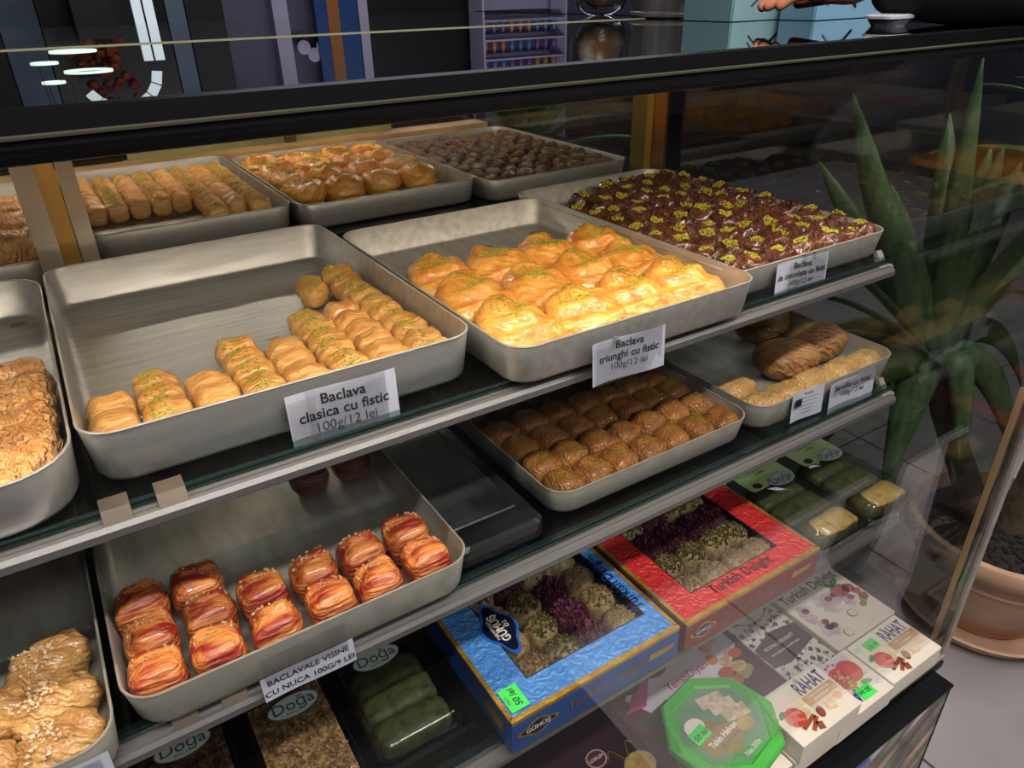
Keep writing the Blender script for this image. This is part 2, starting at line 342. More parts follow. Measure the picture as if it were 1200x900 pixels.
# rear: ledge, frosted panel, dark doors
cpart('rear_ledge', boxbm(XL, XE-.01, 1.79, 1.86, -.345, -.322, bev=.002), TANLEDGE)
cpart('rear_door_dark', boxbm(XL, .16, 1.845, 1.855, -.322, -.07), mat('dark rear door', (14, 13, 12), .15))
cpart('rear_door_frosted', boxbm(.17, .80, 1.845, 1.855, -.322, -.07), OLIVE)
cpart('rear_door_frame', boxbm(.80, 1.06, 1.84, 1.86, -.150, -.07), BLACK)
cpart('rear_door_frame', boxbm(.52, .545, 1.835, 1.845, -.322, -.07), mat('olive frame', (60, 58, 36), .4))
cpart('rear_wall', boxbm(XL, XE-.01, 1.85, 1.86, -1.0, -.345), mat('dark rear wall', (26, 24, 22), .4))
cpart('rear_glass', boxbm(.80, 1.06, 1.848, 1.853, -.322, -.15), GL)
# support posts in the middle of the case
for k, (px_, a) in enumerate(((0., 0), (1., 1))):
    if a == 0:
        po = cpart('support_post', boxbm(-.033, -.006, 1.128, 1.133, -.98, -.078), CHROME)
        m1 = mesh_obj('chrome_bar', boxbm(.017, .038, 1.128, 1.133, -.98, -.078), CHROME, po)
        m2 = mesh_obj('brass_panel', boxbm(-.006, .016, 1.133, 1.138, -.98, -.078), BRASS, po)
    else:
        po = cpart('support_post', boxbm(1.040, 1.046, 1.085, 1.118, -.98, -.078), mat('copper bar', (170, 120, 74), .25, .9))
        mesh_obj('chrome_bar', boxbm(1.040, 1.046, 1.121, 1.140, -.98, -.078), BRASS, po)
        mesh_obj('brass_panel', boxbm(1.042, 1.046, 1.142, 1.185, -.98, -.078), mat('olive bronze panel', (128, 116, 66), .3, .7), po)

# ---------------------------------------------------------------- glass shelves
def shelf(zt, yf, yb, word):
    s = empty('glass_shelf', (0, yf, zt), word, 'shelf', 'glass shelves')
    mesh_obj('glass_panel', boxbm(XL+.02, 1.036, .018, 1.082-yf, -.008, -.0006), GLSHELF, s)
    mesh_obj('glass_panel', boxbm(XL+.02, 1.036, 1.190-yf, yb-yf-.016, -.008, -.0006), GLSHELF, s)
    mesh_obj('glass_edge', boxbm(XL+.02, 1.036, .0165, .018, -.008, -.0006), GEDGE, s)
    pr = [(.0, -.013), (.003, -.009), (.022, -.0095), (.034, -.010), (.034, -.016), (.020, -.016), (.004, -.020), (0, -.020)]
    mesh_obj('front_rail', extr_x(pr, XL+.02, 1.02), RAIL, s)
    mesh_obj('rail_highlight', extr_x([(.0085, -.0089), (.0085, -.0072), (.0105, -.0072), (.0105, -.0089)], XL+.02, 1.02), RAIL, s)
    for x0, x1 in ((-.034, -.012), (.008, .031)):
        mesh_obj('bracket', boxbm(x0, x1, .013, 1.125-yf, -.030, -.0165, bev=.001), BRKT, s)
        mesh_obj('shelf_clip', extr_x([(.003, -.014), (.003, -.010), (.012, .0005), (.030, .0012), (.030, -.0002), (.0145, -.001), (.010, -.012)], x0, x1), BRKT, s)
    mesh_obj('end_bracket', prism([(1.005, .012), (1.03, .012), (1.03, 1.08-yf), (1.026, 1.08-yf), (1.026, .06), (1.005, .022)], .004, -.0125), ALT, s)
    mesh_obj('end_clip', extr_x([(.010, -.016), (.030, -.016), (.040, .006), (.034, .008), (.022, -.008), (.010, -.010)], 1.018, 1.030), ALT, s)
    return s
Z1, Z2, Z3, ZD = -.365, -.559, -.758, -.990
shelf(Z1, .561, 1.80, 'topmost glass shelf with grey front rail carrying two rows of baklava trays')
shelf(Z2, .511, 1.80, 'middle glass shelf with grey front rail under the cherry and brown pastry trays')
shelf(Z3, .452, 1.80, 'lowest glass shelf with grey front rail under the gift boxes and clear packs')

# ---------------------------------------------------------------- trays
def tray(x0, x1, y0, y1, zb, h, label, m=ALU, flare=.004, r=.030, stains=()):
    n = 6; cxm, cym = (x0+x1)/2, (y0+y1)/2
    def lp(o, z, rr): return [(x-cxm, y-cym, z) for x, y in rrect(x0+o, x1-o, y0+o, y1-o, rr, n)]
    t = .0016; f = flare
    loops = [lp(f+.008, 0, r-.004), lp(f+.003, .0025, r-.002), lp(f+.0005, .007, r), lp(0, h-.001, r), lp(.0004, h, r), lp(t, h, r-t), lp(t+f+.0005, .008, r-t), lp(f+.005, .0035, r-.004), lp(f+.010, .0018, r-.006)]
    o = empty('baking_tray', (cxm, cym, zb), label, 'tray', 'aluminium baking trays')
    bm = loft(loops); bd = mesh_obj('tray_body', bm, m, o, smooth=True)
    ring = [(x-cxm, y-cym, h) for x, y in rrect(x0+.0006, x1-.0006, y0+.0006, y1-.0006, r-.0006, n)]
    bm = bmesh.new(); R_ = []
    for i, q in enumerate(ring):
        a, c = Vector(ring[i-1]), Vector(ring[(i+1) % len(ring)]); tt = (c-a).normalized(); nn = Vector((tt.y, -tt.x, 0))
        R_.append([bm.verts.new(Vector(q) + .0013*(nn*math.cos(k*math.pi/3) + Vector((0, 0, 1))*math.sin(k*math.pi/3))) for k in range(6)])
    for i in range(len(R_)):
        A, B = R_[i-1], R_[i]
        for k in range(6): bm.faces.new((A[k], A[(k+1) % 6], B[(k+1) % 6], B[k]))
    bmesh.ops.recalc_face_normals(bm, faces=bm.faces[:])
    mesh_obj('tray_rim', bm, ALT, o, smooth=True)
    for sx_, sy_, rr in stains:
        pts = [(sx_-cxm + rr*rnd.uniform(.6, 1.2)*math.cos(k*.45), sy_-cym + rr*.6*rnd.uniform(.6, 1.2)*math.sin(k*.45)) for k in range(14)]
        flat('syrup_stain', pts, .0022, SYRUP, o)
    return o
tray(-.033, .334, .598, 1.085, Z1, .054, 'large half empty aluminium tray with pistachio baklava rolls at front left', ALU, stains=((.24, .86, .012), (.27, .93, .009), (-.01, .72, .012), (.18, .82, .010)))
tray(.346, .706, .548, 1.035, Z1, .047, 'large aluminium tray of orange triangle baklava at the front middle', ALU_OLD, stains=((.56, .97, .02), (.67, .99, .014), (.64, .93, .018)))
tray(.702, 1.036, .590, 1.110, Z1, .040, 'worn aluminium tray full of chocolate baklava at front right', ALU_OLD)
tray(-.46, -.038, .570, 1.085, Z1, .050, 'aluminium tray of cut crumbly rolls cropped by the left photo edge', ALU, r=.05, stains=((-.075, 1.05, .012),))
tray(.036, .350, 1.25, 1.775, Z1, .044, 'rear aluminium tray with pistachio rolls right of the chrome post', ALU)
tray(-.40, -.020, 1.17, 1.76, Z1, .044, 'rear aluminium tray left of the chrome post holding a brown pastry slab', ALU)
tray(.356, .702, 1.225, 1.730, Z1, .045, 'rear middle aluminium tray of orange filo fans', ALU)
tray(.708, 1.054, 1.195, 1.720, Z1, .042, 'rear right aluminium tray of small dark chocolate rolls', ALU)
tray(-.062, .270, .510, 1.02, Z2, .045, 'aluminium tray of red cherry baklava on the middle shelf', ALU_LOW)
tray(-.42, -.070, .485, 1.02, Z2, .045, 'aluminium tray of twisted nut pastries at bottom left corner', ALU_LOW)
tray(.400, .732, .548, .97, Z2, .038, 'aluminium tray of brown filo pillows on the middle shelf', ALU_LOW)
tray(.742, 1.060, .546, .97, Z2, .042, 'aluminium tray of soft sarailie rolls beside the side glass', ALU_LOW)

# ---------------------------------------------------------------- pastries
def spow(c, e): return math.copysign(abs(c)**e, c)
def nz(p, s, seed=0): return noise.noise(Vector(p)*s + Vector((seed*3.7, seed*1.3, seed*5.1)))
def blob(sx, sy, sz, e1=.55, e2=.5, nu=30, nv=14, fn=None, seed=0):
    bm = bmesh.new(); rows = []
    for j in range(1, nv):
        v = -math.pi/2 + math.pi*j/nv; row = []
        for i in range(nu):
            u = 2*math.pi*i/nu
            p = Vector((sx/2*spow(math.cos(v), e1)*spow(math.cos(u), e2), sy/2*spow(math.cos(v), e1)*spow(math.sin(u), e2), sz*(.5 + .5*spow(math.sin(v), e1))))
            row.append(p)
        rows.append(row)
    allp = rows
    top = Vector((0, 0, sz)); bot = Vector((0, 0, 0))
    if fn: allp = [[fn(p) for p in row] for row in rows]; top = fn(top)
    V = [[bm.verts.new((p.x, p.y, max(p.z, 0))) for p in row] for row in allp]
    t = bm.verts.new(top); b0 = bm.verts.new(bot)
    for A, B in zip(V, V[1:]):
        for i in range(nu): bm.faces.new((A[i], A[(i+1) % nu], B[(i+1) % nu], B[i]))
    for i in range(nu):
        bm.faces.new((V[-1][i], V[-1][(i+1) % nu], t)); bm.faces.new((V[0][(i+1) % nu], V[0][i], b0))
    return bm
def to_mesh(name, bm, m):
    me = bpy.data.meshes.new(name)
    for f in bm.faces: f.smooth = True
    bm.to_mesh(me); me.materials.append(m)
    return me
def sprinkle(bm, name, m, n, size, region, seed=0, flatz=.45):
    """crumbs strewn on the upper faces inside region(p)"""
    R = random.Random(seed); bm.faces.ensure_lookup_table(); bm.normal_update()
    fs = [f for f in bm.faces if f.normal.z > flatz and region(f.calc_center_median())]
    out = bmesh.new()
    if not fs: fs = [max(bm.faces, key=lambda f: f.calc_center_median().z)]
    wts = [f.calc_area() for f in fs]
    for f in R.choices(fs, wts, k=n):
        vs = [v.co for v in f.verts]; a = [R.random() for _ in vs]; s = sum(a); c = sum((v*w_ for v, w_ in zip(vs, a)), Vector())/s
        s_ = size*R.uniform(.5, 1.25); q = Euler((R.random()*6, R.random()*6, R.random()*6)).to_matrix()
        c = c + f.normal*s_*.35
        o = [out.verts.new(c + q @ Vector(d)*s_) for d in ((.6, 0, 0), (-.6, 0, 0), (0, .5, 0), (0, -.5, 0), (0, 0, .42), (0, 0, -.42))]
        for A, B, Cc in ((0, 2, 4), (2, 1, 4), (1, 3, 4), (3, 0, 4), (2, 0, 5), (1, 2, 5), (3, 1, 5), (0, 3, 5)): out.faces.new((o[A], o[B], o[Cc]))
    me = bpy.data.meshes.new(name); out.to_mesh(me); out.free(); me.materials.append(m)
    return me
def wr(ax, ay, az, amp, seed):                                 # wrinkled displacement
    def f(p):
        q = Vector((p.x*ax, p.y*ay, p.z*az)); d = noise.noise(q + Vector((seed*4.1, seed, 0)))*amp + noise.noise(q*2.3 + Vector((0, seed*2.2, seed)))*amp*.45
        k = 1 + d
        return Vector((p.x*k, p.y*k, p.z*(1 + d*.8)))
    return f
class Kind:
    def __init__(s, name, m, make, nvar, spr=None, fz=.45):
        s.name = name; s.bodies = []; s.spr = []
        for k in range(nvar):
            bm = make(k); s.bodies.append(to_mesh(name, bm, m))
            s.spr.append(sprinkle(bm, spr[0], spr[1], spr[2], spr[3], spr[4], k, fz) if spr else None); bm.free()
        s.n = 0
    def put(s, x, y, z, label, group, rot=0., spr=True, sc=1., cat='pastry', tilt=(0, 0), szf=1.):
        k = rnd.randrange(len(s.bodies))
        o = inst(s.name, s.bodies[k], None, (x, y, z + CZ), (tilt[0], tilt[1], rot), (sc, sc, sc*szf)); tag(o, label, cat, group)
        if spr and s.spr[k]: inst(s.spr[k].name.split('.')[0], s.spr[k], o)
        return o
ORD = ['first', 'second', 'third', 'fourth', 'fifth', 'sixth', 'seventh', 'eighth', 'ninth', 'tenth', 'eleventh', 'twelfth', 'thirteenth']
j = lambda a: rnd.uniform(-a, a)
def small_roll(k, sx=.0425, sy=.0325, sz=.038):
    f = wr(30, 90, 70, .10, k+1)
    def g(p):
        q = f(p); q.z += .0016*math.sin(q.x*240 + k) * (q.z/sz); return q
    return blob(sx, sy, sz, .80, .62, 30, 14, g)
ROLL = Kind('pistachio_baklava_roll', GOLD, small_roll, 5, ('pistachio_sprinkle', PIST, 90, .0019, lambda p: abs(p.x + .004) < .010))
counts = [3, 4, 3, 5, 4, 6, 6, 10]
for c, n in enumerate(counts):
    for r_ in range(n):
        y = .632 + r_*.0318
        ROLL.put(-.004 + c*.0435 + j(.0012), y + j(.001), Z1+.0025, f'golden baklava roll {ORD[r_]} from front, {ORD[c]} column from left, tray with clasica price label', 'golden rolls in the front left tray', j(.06), c % 2 == 1, 1.0, tilt=(j(.05), j(.05)))
for i in range(2): ROLL.put(.258 + j(.004), .885 + i*.034, Z1+.0025, ('nearer' if i == 0 else 'farther') + ' stray broken roll beside the long right column, clasica tray', 'golden rolls in the front left tray', .4, True, .84)
for c in range(8):
    n0, n1 = (5, 13) if c < 5 else (1, 13)
    for r_ in range(n0, n1):
        y = 1.315 + r_*.033 + (.028 if c == 6 else 0)
        if y > 1.735: continue
        ROLL.put(.062 + c*.0365, y, Z1+.0025, f'pistachio baklava roll, {ORD[r_]} place from front, {ORD[c]} column of rear tray by post', 'rolls in the rear left tray', j(.05), c % 2 == 1, .86, tilt=(j(.04), j(.04)), szf=1.25)
def tri_mk(k, w=.098, d=.094, h=.058):
    f = wr(18, 24, 40, .13, k+11)
    def g(p):
        t = (p.y/d + .5)                                        # narrows to the back
        q = Vector((p.x*(1.12 - .42*t), p.y, p.z*(.62 + .42*t)))
        q = f(q); q.z += .0030*math.sin(q.z*330 + q.y*90 + nz(q, 25, k)*2.4); q.y += .0024*math.sin(q.z*300 + k + nz(q, 30, k)*2); return q
    return blob(w, d, h, .85, .75, 40, 22, g)
TRIK = Kind('triangle_baklava', TRI, tri_mk, 5, ('pistachio_sprinkle', PIST, 190, .0021, lambda p: p.x**2 + (p.y - .010)**2 < .0005))
for c, x in enumerate((.402, .484, .566, .648)):
    for r_, y in enumerate((.623, .717, .808)):
        TRIK.put(x + j(.003) + r_*.002, y + j(.003) - (.0 if c else -.01), Z1+.0025, f'large orange triangle baklava, {ORD[r_]} row from front, {ORD[c]} from left', 'triangles in the front middle tray', j(.22), True, 1.0, tilt=(j(.05), j(.05)))
TRIK.put(.448, .592, Z1+.0025, 'small orange triangle baklava wedged against the front tray wall', 'triangles in the front middle tray', .5, True, .62)
for c, x in enumerate((.408, .487, .567, .645)):
    for r_, y in enumerate((1.375, 1.47, 1.56, 1.65)):
        TRIK.put(x + j(.004), y + j(.004), Z1+.0025, f'orange filo fan, {ORD[r_]} row from front, {ORD[c]} from left, rear middle tray', 'fans in the rear middle tray', j(.2) + math.pi, True, .93, tilt=(j(.05), j(.05)), szf=1.15)
def choc_mk(k):
    f = wr(60, 60, 60, .20, k+21)
    def g(p):
        q = f(p); a = math.atan2(q.y, q.x); rr = math.hypot(q.x, q.y); q.z += .0022*math.sin(a*4 + rr*420 + k); return q
    return blob(.053, .053, .042, .9, .85, 28, 16, g)
CHK = Kind('chocolate_baklava', CHOC, choc_mk, 6, ('pistachio_sprinkle', PISTY, 230, .0021, lambda p: p.x**2 + p.y**2 < .00015), .15)
for r_ in range(10):
    for c in range(7):
        x, y = .735 + c*.0485 + (r_ % 2)*.006 + j(.004), .628 + r_*.0478 + j(.004)
        if (r_ == 9 and c < 3) or (r_ == 8 and c < 1): continue
        CHK.put(x, y, Z1+.0025, f'glossy chocolate baklava knot, {ORD[r_]} row from front, {ORD[c]} from left, front right tray', 'chocolate knots in the front right tray', rnd.random()*6, rnd.random() < .93, rnd.uniform(.93, 1.05), tilt=(j(.12), j(.12)))
def chr_mk(k): return blob(.036, .050, .040, .7, .6, 22, 12, wr(60, 40, 60, .16, k+31))
CRK = Kind('dark_chocolate_roll', CHOCR, chr_mk, 4, ('pistachio_sprinkle', PISTY, 46, .0019, lambda p: p.y > -.004 and abs(p.x) < .009))
for r_ in range(9):
    for c in range(8):
        CRK.put(.735 + c*.0420 + j(.003), 1.240 + r_*.0528 + j(.003), Z1+.0025, f'dark chocolate roll, {ORD[r_]} row from front, {ORD[c]} from left, rear right tray', 'chocolate rolls in the rear right tray', j(.12) - .15, True, rnd.uniform(.95, 1.05))
def br_mk(k): return blob(.044, .044, .036, .65, .6, 26, 14, wr(40, 40, 80, .12, k+41))
BRK = Kind('brown_filo_pillow', BROWN, br_mk, 5, ('pistachio_sprinkle', PIST, 60, .0014, lambda p: p.x**2 + p.y**2 < .00012))
for r_ in range(6):
    for c in range(7):
        BRK.put(.436 + c*.0447 + j(.002), .583 + r_*.0462 + j(.002), Z2+.0025, f'brown filo pillow, {ORD[r_]} row from front, {ORD[c]} from left, middle shelf tray', 'brown pillows on the middle shelf', j(.08), rnd.random() < .75, rnd.uniform(.96, 1.04))
def ch_mk(k):
    f = wr(26, 70, 60, .12, k+51)
    return blob(.047, .046, .047, .7, .5, 30, 16, f)
CHR = Kind('cherry_baklava', CHER, ch_mk, 5, ('walnut_sprinkle', WALN, 34, .0028, lambda p: abs(p.x) < .018 and p.y > -.002))
cherry_rows = [3, 3, 2, 2, 2, 2]
for c, n in enumerate(cherry_rows):
    for r_ in range(n):
        CHR.put(-.032 + c*.0525 + j(.0015), .5465 + r_*.0480, Z2+.0025, f'red and golden cherry baklava, {ORD[r_]} from front in {ORD[c]} column, middle shelf tray', 'cherry baklava on the middle shelf', j(.08), True, rnd.uniform(.97, 1.05), tilt=(j(.06), j(.06)))
for i, x in enumerate((.180, .235)): CHR.put(x, .775, Z2+.0025, f'{"left" if i == 0 else "right"} dark leftover cherry baklava at the shaded tray back', 'cherry baklava on the middle shelf', j(.1), True)
def tw_mk(k):
    f = wr(20, 20, 40, .10, k+61)
    def g(p):
        q = f(p); q.z += .0030*math.sin((q.x*.9 + q.y*.6)*330 + k + nz(q, 30, k)*1.5)*min(1, q.z/.015); q.x += .0015*math.sin((q.y + q.z)*300); return q
    return blob(.070, .050, .046, .85, .75, 40, 20, g)
TWK = Kind('twisted_nut_pastry', PALE, tw_mk, 4, ('walnut_sprinkle', WALNP, 60, .0044, lambda p: (p.x + .010)**2 + p.y**2 < .0003))
for (x, y, w_, rr) in ((-.100, .615, 'farthest', .5), (-.098, .566, 'middle right', .3), (-.098, .517, 'nearest right', .2), (-.150, .575, 'left middle', .25), (-.158, .523, 'left nearest', .1), (-.215, .520, 'leftmost nearest', .1)):
    TWK.put(x - .014, y, Z2+.0025, f'{w_} pale twisted pastry with walnut bits in bottom left tray', 'twisted pastries bottom left', rr, True, .98)
def lf_mk(k):
    f = wr(90, 60, 60, .16, k+71)
    def g(p):
        q = f(p); q.y += .0016*math.sin(q.x*330 + k + nz(q, 60, k)*3); return q
    return blob(.062, .038, .040, .6, .4, 34, 14, g)
LFK = Kind('crumbly_filo_roll', LEFTP, lf_mk, 4, ('walnut_sprinkle', WALN, 24, .0020, lambda p: True))
for r_ in range(7):
    for c in range(3):
        LFK.put(-.078 - c*.058 - (.016 if r_ == 0 else .004 if r_ == 1 else 0), .600 + r_*.0362, Z1+.0025, f'crumbly filo roll, {ORD[r_]} row from front, {ORD[c]} from tray right wall, left tray', 'crumbly rolls in the left tray', j(.05), True, 1.0, tilt=(j(.05), 0))
for r_ in range(5):
    for c in range(2):
        LFK.put(-.062 - c*.058, 1.33 + r_*.062, Z1+.0025, f'brown pastry slab piece, {ORD[r_]} from front, {ORD[c]} from chrome post, rear left tray', 'slab pieces in the rear left tray', j(.05), True, 1.25, tilt=(0, 0))
def sr_mk(k): return blob(.072, .044, .034, .8, .7, 28, 14, wr(50, 50, 60, .16, k+81))
SRK = Kind('soft_filo_roll', SARA, sr_mk, 3, ('pistachio_sprinkle', PIST, 40, .0013, lambda p: abs(p.y) < .008))
for c in range(5): SRK.put(.786 + c*.0595, .583 + j(.003), Z2+.0025, f'soft tan filo roll, {ORD[c]} from left along the front wall', 'soft rolls by the side glass', j(.1), True, tilt=(0, j(.08)))
SRK.put(.790, .628, Z2+.0025, 'darker soft filo roll behind the leftmost front roll', 'soft rolls by the side glass', .15, True)
def sb_mk(k):
    f = wr(14, 18, 24, .14, k+91)
    def g(p):
        q = f(p); q.z += .003*math.sin(q.x*70 + q.y*60 + k); return q
    return blob(.104, .088, .056, .85, .8, 32, 16, g)
SBK = Kind('big_filo_parcel', SARAB, sb_mk, 3, ('pistachio_sprinkle', PIST, 60, .0014, lambda p: p.x**2 + p.y**2 < .0006))
for x, y, w_ in ((.925, .650, 'nearest'), (1.015, .665, 'rightmost'), (1.00, .765, 'farthest')): SBK.put(x, y, Z2+.0025, f'{w_} of three big brown filo parcels in the tray by the side glass', 'big parcels by the side glass', j(.3))
bm = bmesh.new()
for (cx, cy_, n, sp_) in ((.235, .83, 16, .02), (.27, .90, 14, .015), (.20, .95, 5, .03), (-.012, .72, 30, .012), (-.012, .64, 22, .03)):
    for _ in range(n):
        s_ = rnd.uniform(.001, .0035); c = Vector((cx + rnd.gauss(0, sp_*.6), cy_ + rnd.gauss(0, sp_), Z1 + .0035 + s_*.3))
        if not (-.022 < c.x < .322 and c.y > .614): continue
        r_ = bmesh.ops.create_icosphere(bm, subdivisions=1, radius=s_*.6, matrix=Matrix.Translation(c))
for (cx, cy_, n, sp_) in ((.15, 1.33, 14, .03), (.52, 1.30, 22, .02)):
    for _ in range(n):
        s_ = rnd.uniform(.0015, .004); bmesh.ops.create_icosphere(bm, subdivisions=1, radius=s_*.6, matrix=Matrix.Translation((cx + rnd.gauss(0, sp_), cy_ + rnd.gauss(0, .008), Z1 + .0035)))
tag(mesh_obj('pastry_crumbs', bm, CRUMB, None, (0, 0, CZ)), 'loose golden crumbs strewn on the tray bottoms', 'crumbs', kind='stuff')

# ---------------------------------------------------------------- price labels
def label(x0, x1, z0, z1, y, lines, words, tilt=0., roll=0., clips=(), tape=(), curl=.004):
    w_, h = x1-x0, z1-z0; n = 8
    bm = bmesh.new(); V = []
    for a in range(n+1):
        for q in range(5):
            u, v = a/n - .5, q/4 - .5
            V.append(bm.verts.new((u*w_, v*h, curl*(math.sin(u*5)*.4 + (u*u)*1.2*(.5-v)))))
    for a in range(n):
        for q in range(4): bm.faces.new((V[a*5+q], V[(a+1)*5+q], V[(a+1)*5+q+1], V[a*5+q+1]))
    o = mesh_obj('price_label', bm, PAPER, None, ((x0+x1)/2, y, (z0+z1)/2 + CZ), (math.pi/2 + tilt, 0, 0), True)
    o.rotation_euler = (Matrix.Rotation(math.pi/2 + tilt, 3, 'X') @ Matrix.Rotation(roll, 3, 'Z')).to_euler()
    tag(o, words, 'price label', 'price labels on the trays')
    for body, dy, size, bold, m in lines:
        t_ = text(body, o, (0, 0, 0), size, m, bold=bold)
        for v_ in t_.data.vertices:
            u, q = v_.co.x/w_, (v_.co.y+dy)/h
            v_.co = (v_.co.x, v_.co.y+dy, curl*(math.sin(u*5)*.4 + (u*u)*1.2*(.5-q)) + .0006)
    for u0, u1, v0, v1 in tape: mesh_obj('tape_strip', boxbm(u0, u1, v0, v1, .0030, .0034), TAPE, o)
    for u in clips: mesh_obj('paper_clip', boxbm(u-.003, u+.003, h/2-.006, h/2+.003, -.001, .0025), FILM, o)
    return o
label(.129, .236, -.374, -.320, .5905, [('Baclava', .0150, .0150, .00022, INK), ('clasica cu fistic', .0005, .0150, .00022, INK), ('100g/12 lei', -.0135, .0140, 0, INKG)],
      'taped white price label reading Baclava clasica cu fistic 100g/12 lei', -.03, .0, (), ((-.036, .042, -.026, .029), (-.053, -.028, -.027, .022)))
label(.440, .540, -.383, -.333, .540, [('Baclava', .0165, .0125, .0002, INK), ('triunghi cu fistic', .0035, .0125, .0002, INK), ('100g/12 lei', -.0085, .0115, 0, INKG)],
      'curled white price label reading Baclava triunghi cu fistic 100g/12 lei', -.02, 0., (-.02,), ((-.048, .045, -.024, .026),), .007)
label(.779, .881, -.374, -.326, .583, [('Baclava', .0150, .0115, .0002, INK), ('de ciocolata cu fistic', .0030, .0115, .0002, INK), ('100g/12 lei', -.0085, .0105, 0, INKG)],
      'white price label reading Baclava de ciocolata cu fistic on chocolate tray', -.02, 0., (.0, .02), ((-.03, .048, -.022, .024),), .005)
label(.042, .130, -.571, -.542, .5035, [('BACLAVALE VISINE', .0060, .0092, .0001, INK), ('CU NUCA 100G/9 LEI', -.0065, .0092, .0001, INK)],
      'white price label reading BACLAVALE VISINE CU NUCA 100G/9 LEI', -.01, .02, (), ((-.040, .038, .010, .040),), .002)
label(.888, .992, -.575, -.520, .539, [('Saraille cu fistic', .0165, .0130, .0001, INK), ('100g/12 lei', .0040, .0120, 0, INK)],
      'white price label reading Saraille cu fistic 100g/12 lei', -.04, 0., (), ((-.05, .05, .01, .029),), .005)
o = label(.803, .870, -.556, -.509, .5405, [('Saraille', .0175, .0060, 0, INKG), ('ingrediente: faina, fistic, sirop', .0105, .0035, 0, INKG), ('valori nutritionale 100 g', .0045, .0035, 0, INKG), ('alergeni: gluten, nuci', -.0015, .0035, 0, INKG), ('a se pastra la rece', -.0075, .0035, 0, INKG), ('termen: 30 zile', -.0135, .0035, 0, INKG)],
          'small ingredient card with a black square at left of Saraille label', -.04, 0.)
flat('black_square', rect(-.030, -.016, .002, .014), .0024, INK, o)
label(-.150, -.078, -.560, -.515, .479, [], 'blank taped paper label on the bottom left tray', -.02, 0., (), ((-.03, .03, -.01, .02),))

# ---------------------------------------------------------------- gift boxes with delights
EMB_B = mat('embossed blue card', (66, 128, 204), .34, 0, (84, 146, 216), 22, .35, .7, .3, 200, coat=.3, ridge=(26, .55, 'DIAGONAL', 16)); EMB_R = mat('embossed red card', (188, 36, 40), .34, 0, (206, 54, 52), 22, .35, .7, .3, 200, coat=.3, ridge=(26, .55, 'DIAGONAL', 16))
FOIL = mat('gold foil', (226, 182, 84), .34, .7, (196, 150, 62), 60, bump=.35, bscale=260); DBLUE = mat('deep blue card', (26, 76, 152), .4, 0, (34, 92, 172), 12); DRED = mat('deep red card', (132, 20, 28), .4, 0, (150, 30, 34), 12)
NAVY = mat('navy emblem', (12, 18, 40), .35); INSIDE = mat('box inside', (150, 134, 112), .6)
DBASE = mat('sugared delight', (206, 178, 138), .6, 0, (172, 140, 98), 110, .4, .6, 1., 180)
TDV = [('pistachio', DBASE, mat('pistachio bits', (128, 118, 58), .6, 0, (84, 80, 38), 300, .4, .6)), ('rose', mat('rose delight', (104, 46, 66), .6, 0, (70, 28, 46), 110, .4, .6, 1., 180), mat('rose petals', (136, 56, 86), .6, 0, (78, 30, 54), 200, .4, .6)), ('pale', DBASE, mat('coconut bits', (222, 200, 164), .6, 0, (190, 160, 118), 200, .4, .6)), ('nutty', DBASE, mat('hazelnut bits', (176, 144, 98), .6, 0, (136, 104, 66), 200, .4, .6))]
def td_mk(k): return blob(.046, .046, .030, .65, .95, 26, 14, wr(70, 70, 70, .12, k+101))
TDK = [Kind('turkish_delight_piece', m, td_mk, 2, ('nut_coating', m2, 130, (.0042, .0055, .0026, .0036)[i], (lambda p: p.x**2 + p.y**2 < (.019**2)) if i != 1 else (lambda p: True)), .3) for i, (_, m, m2) in enumerate(TDV)]
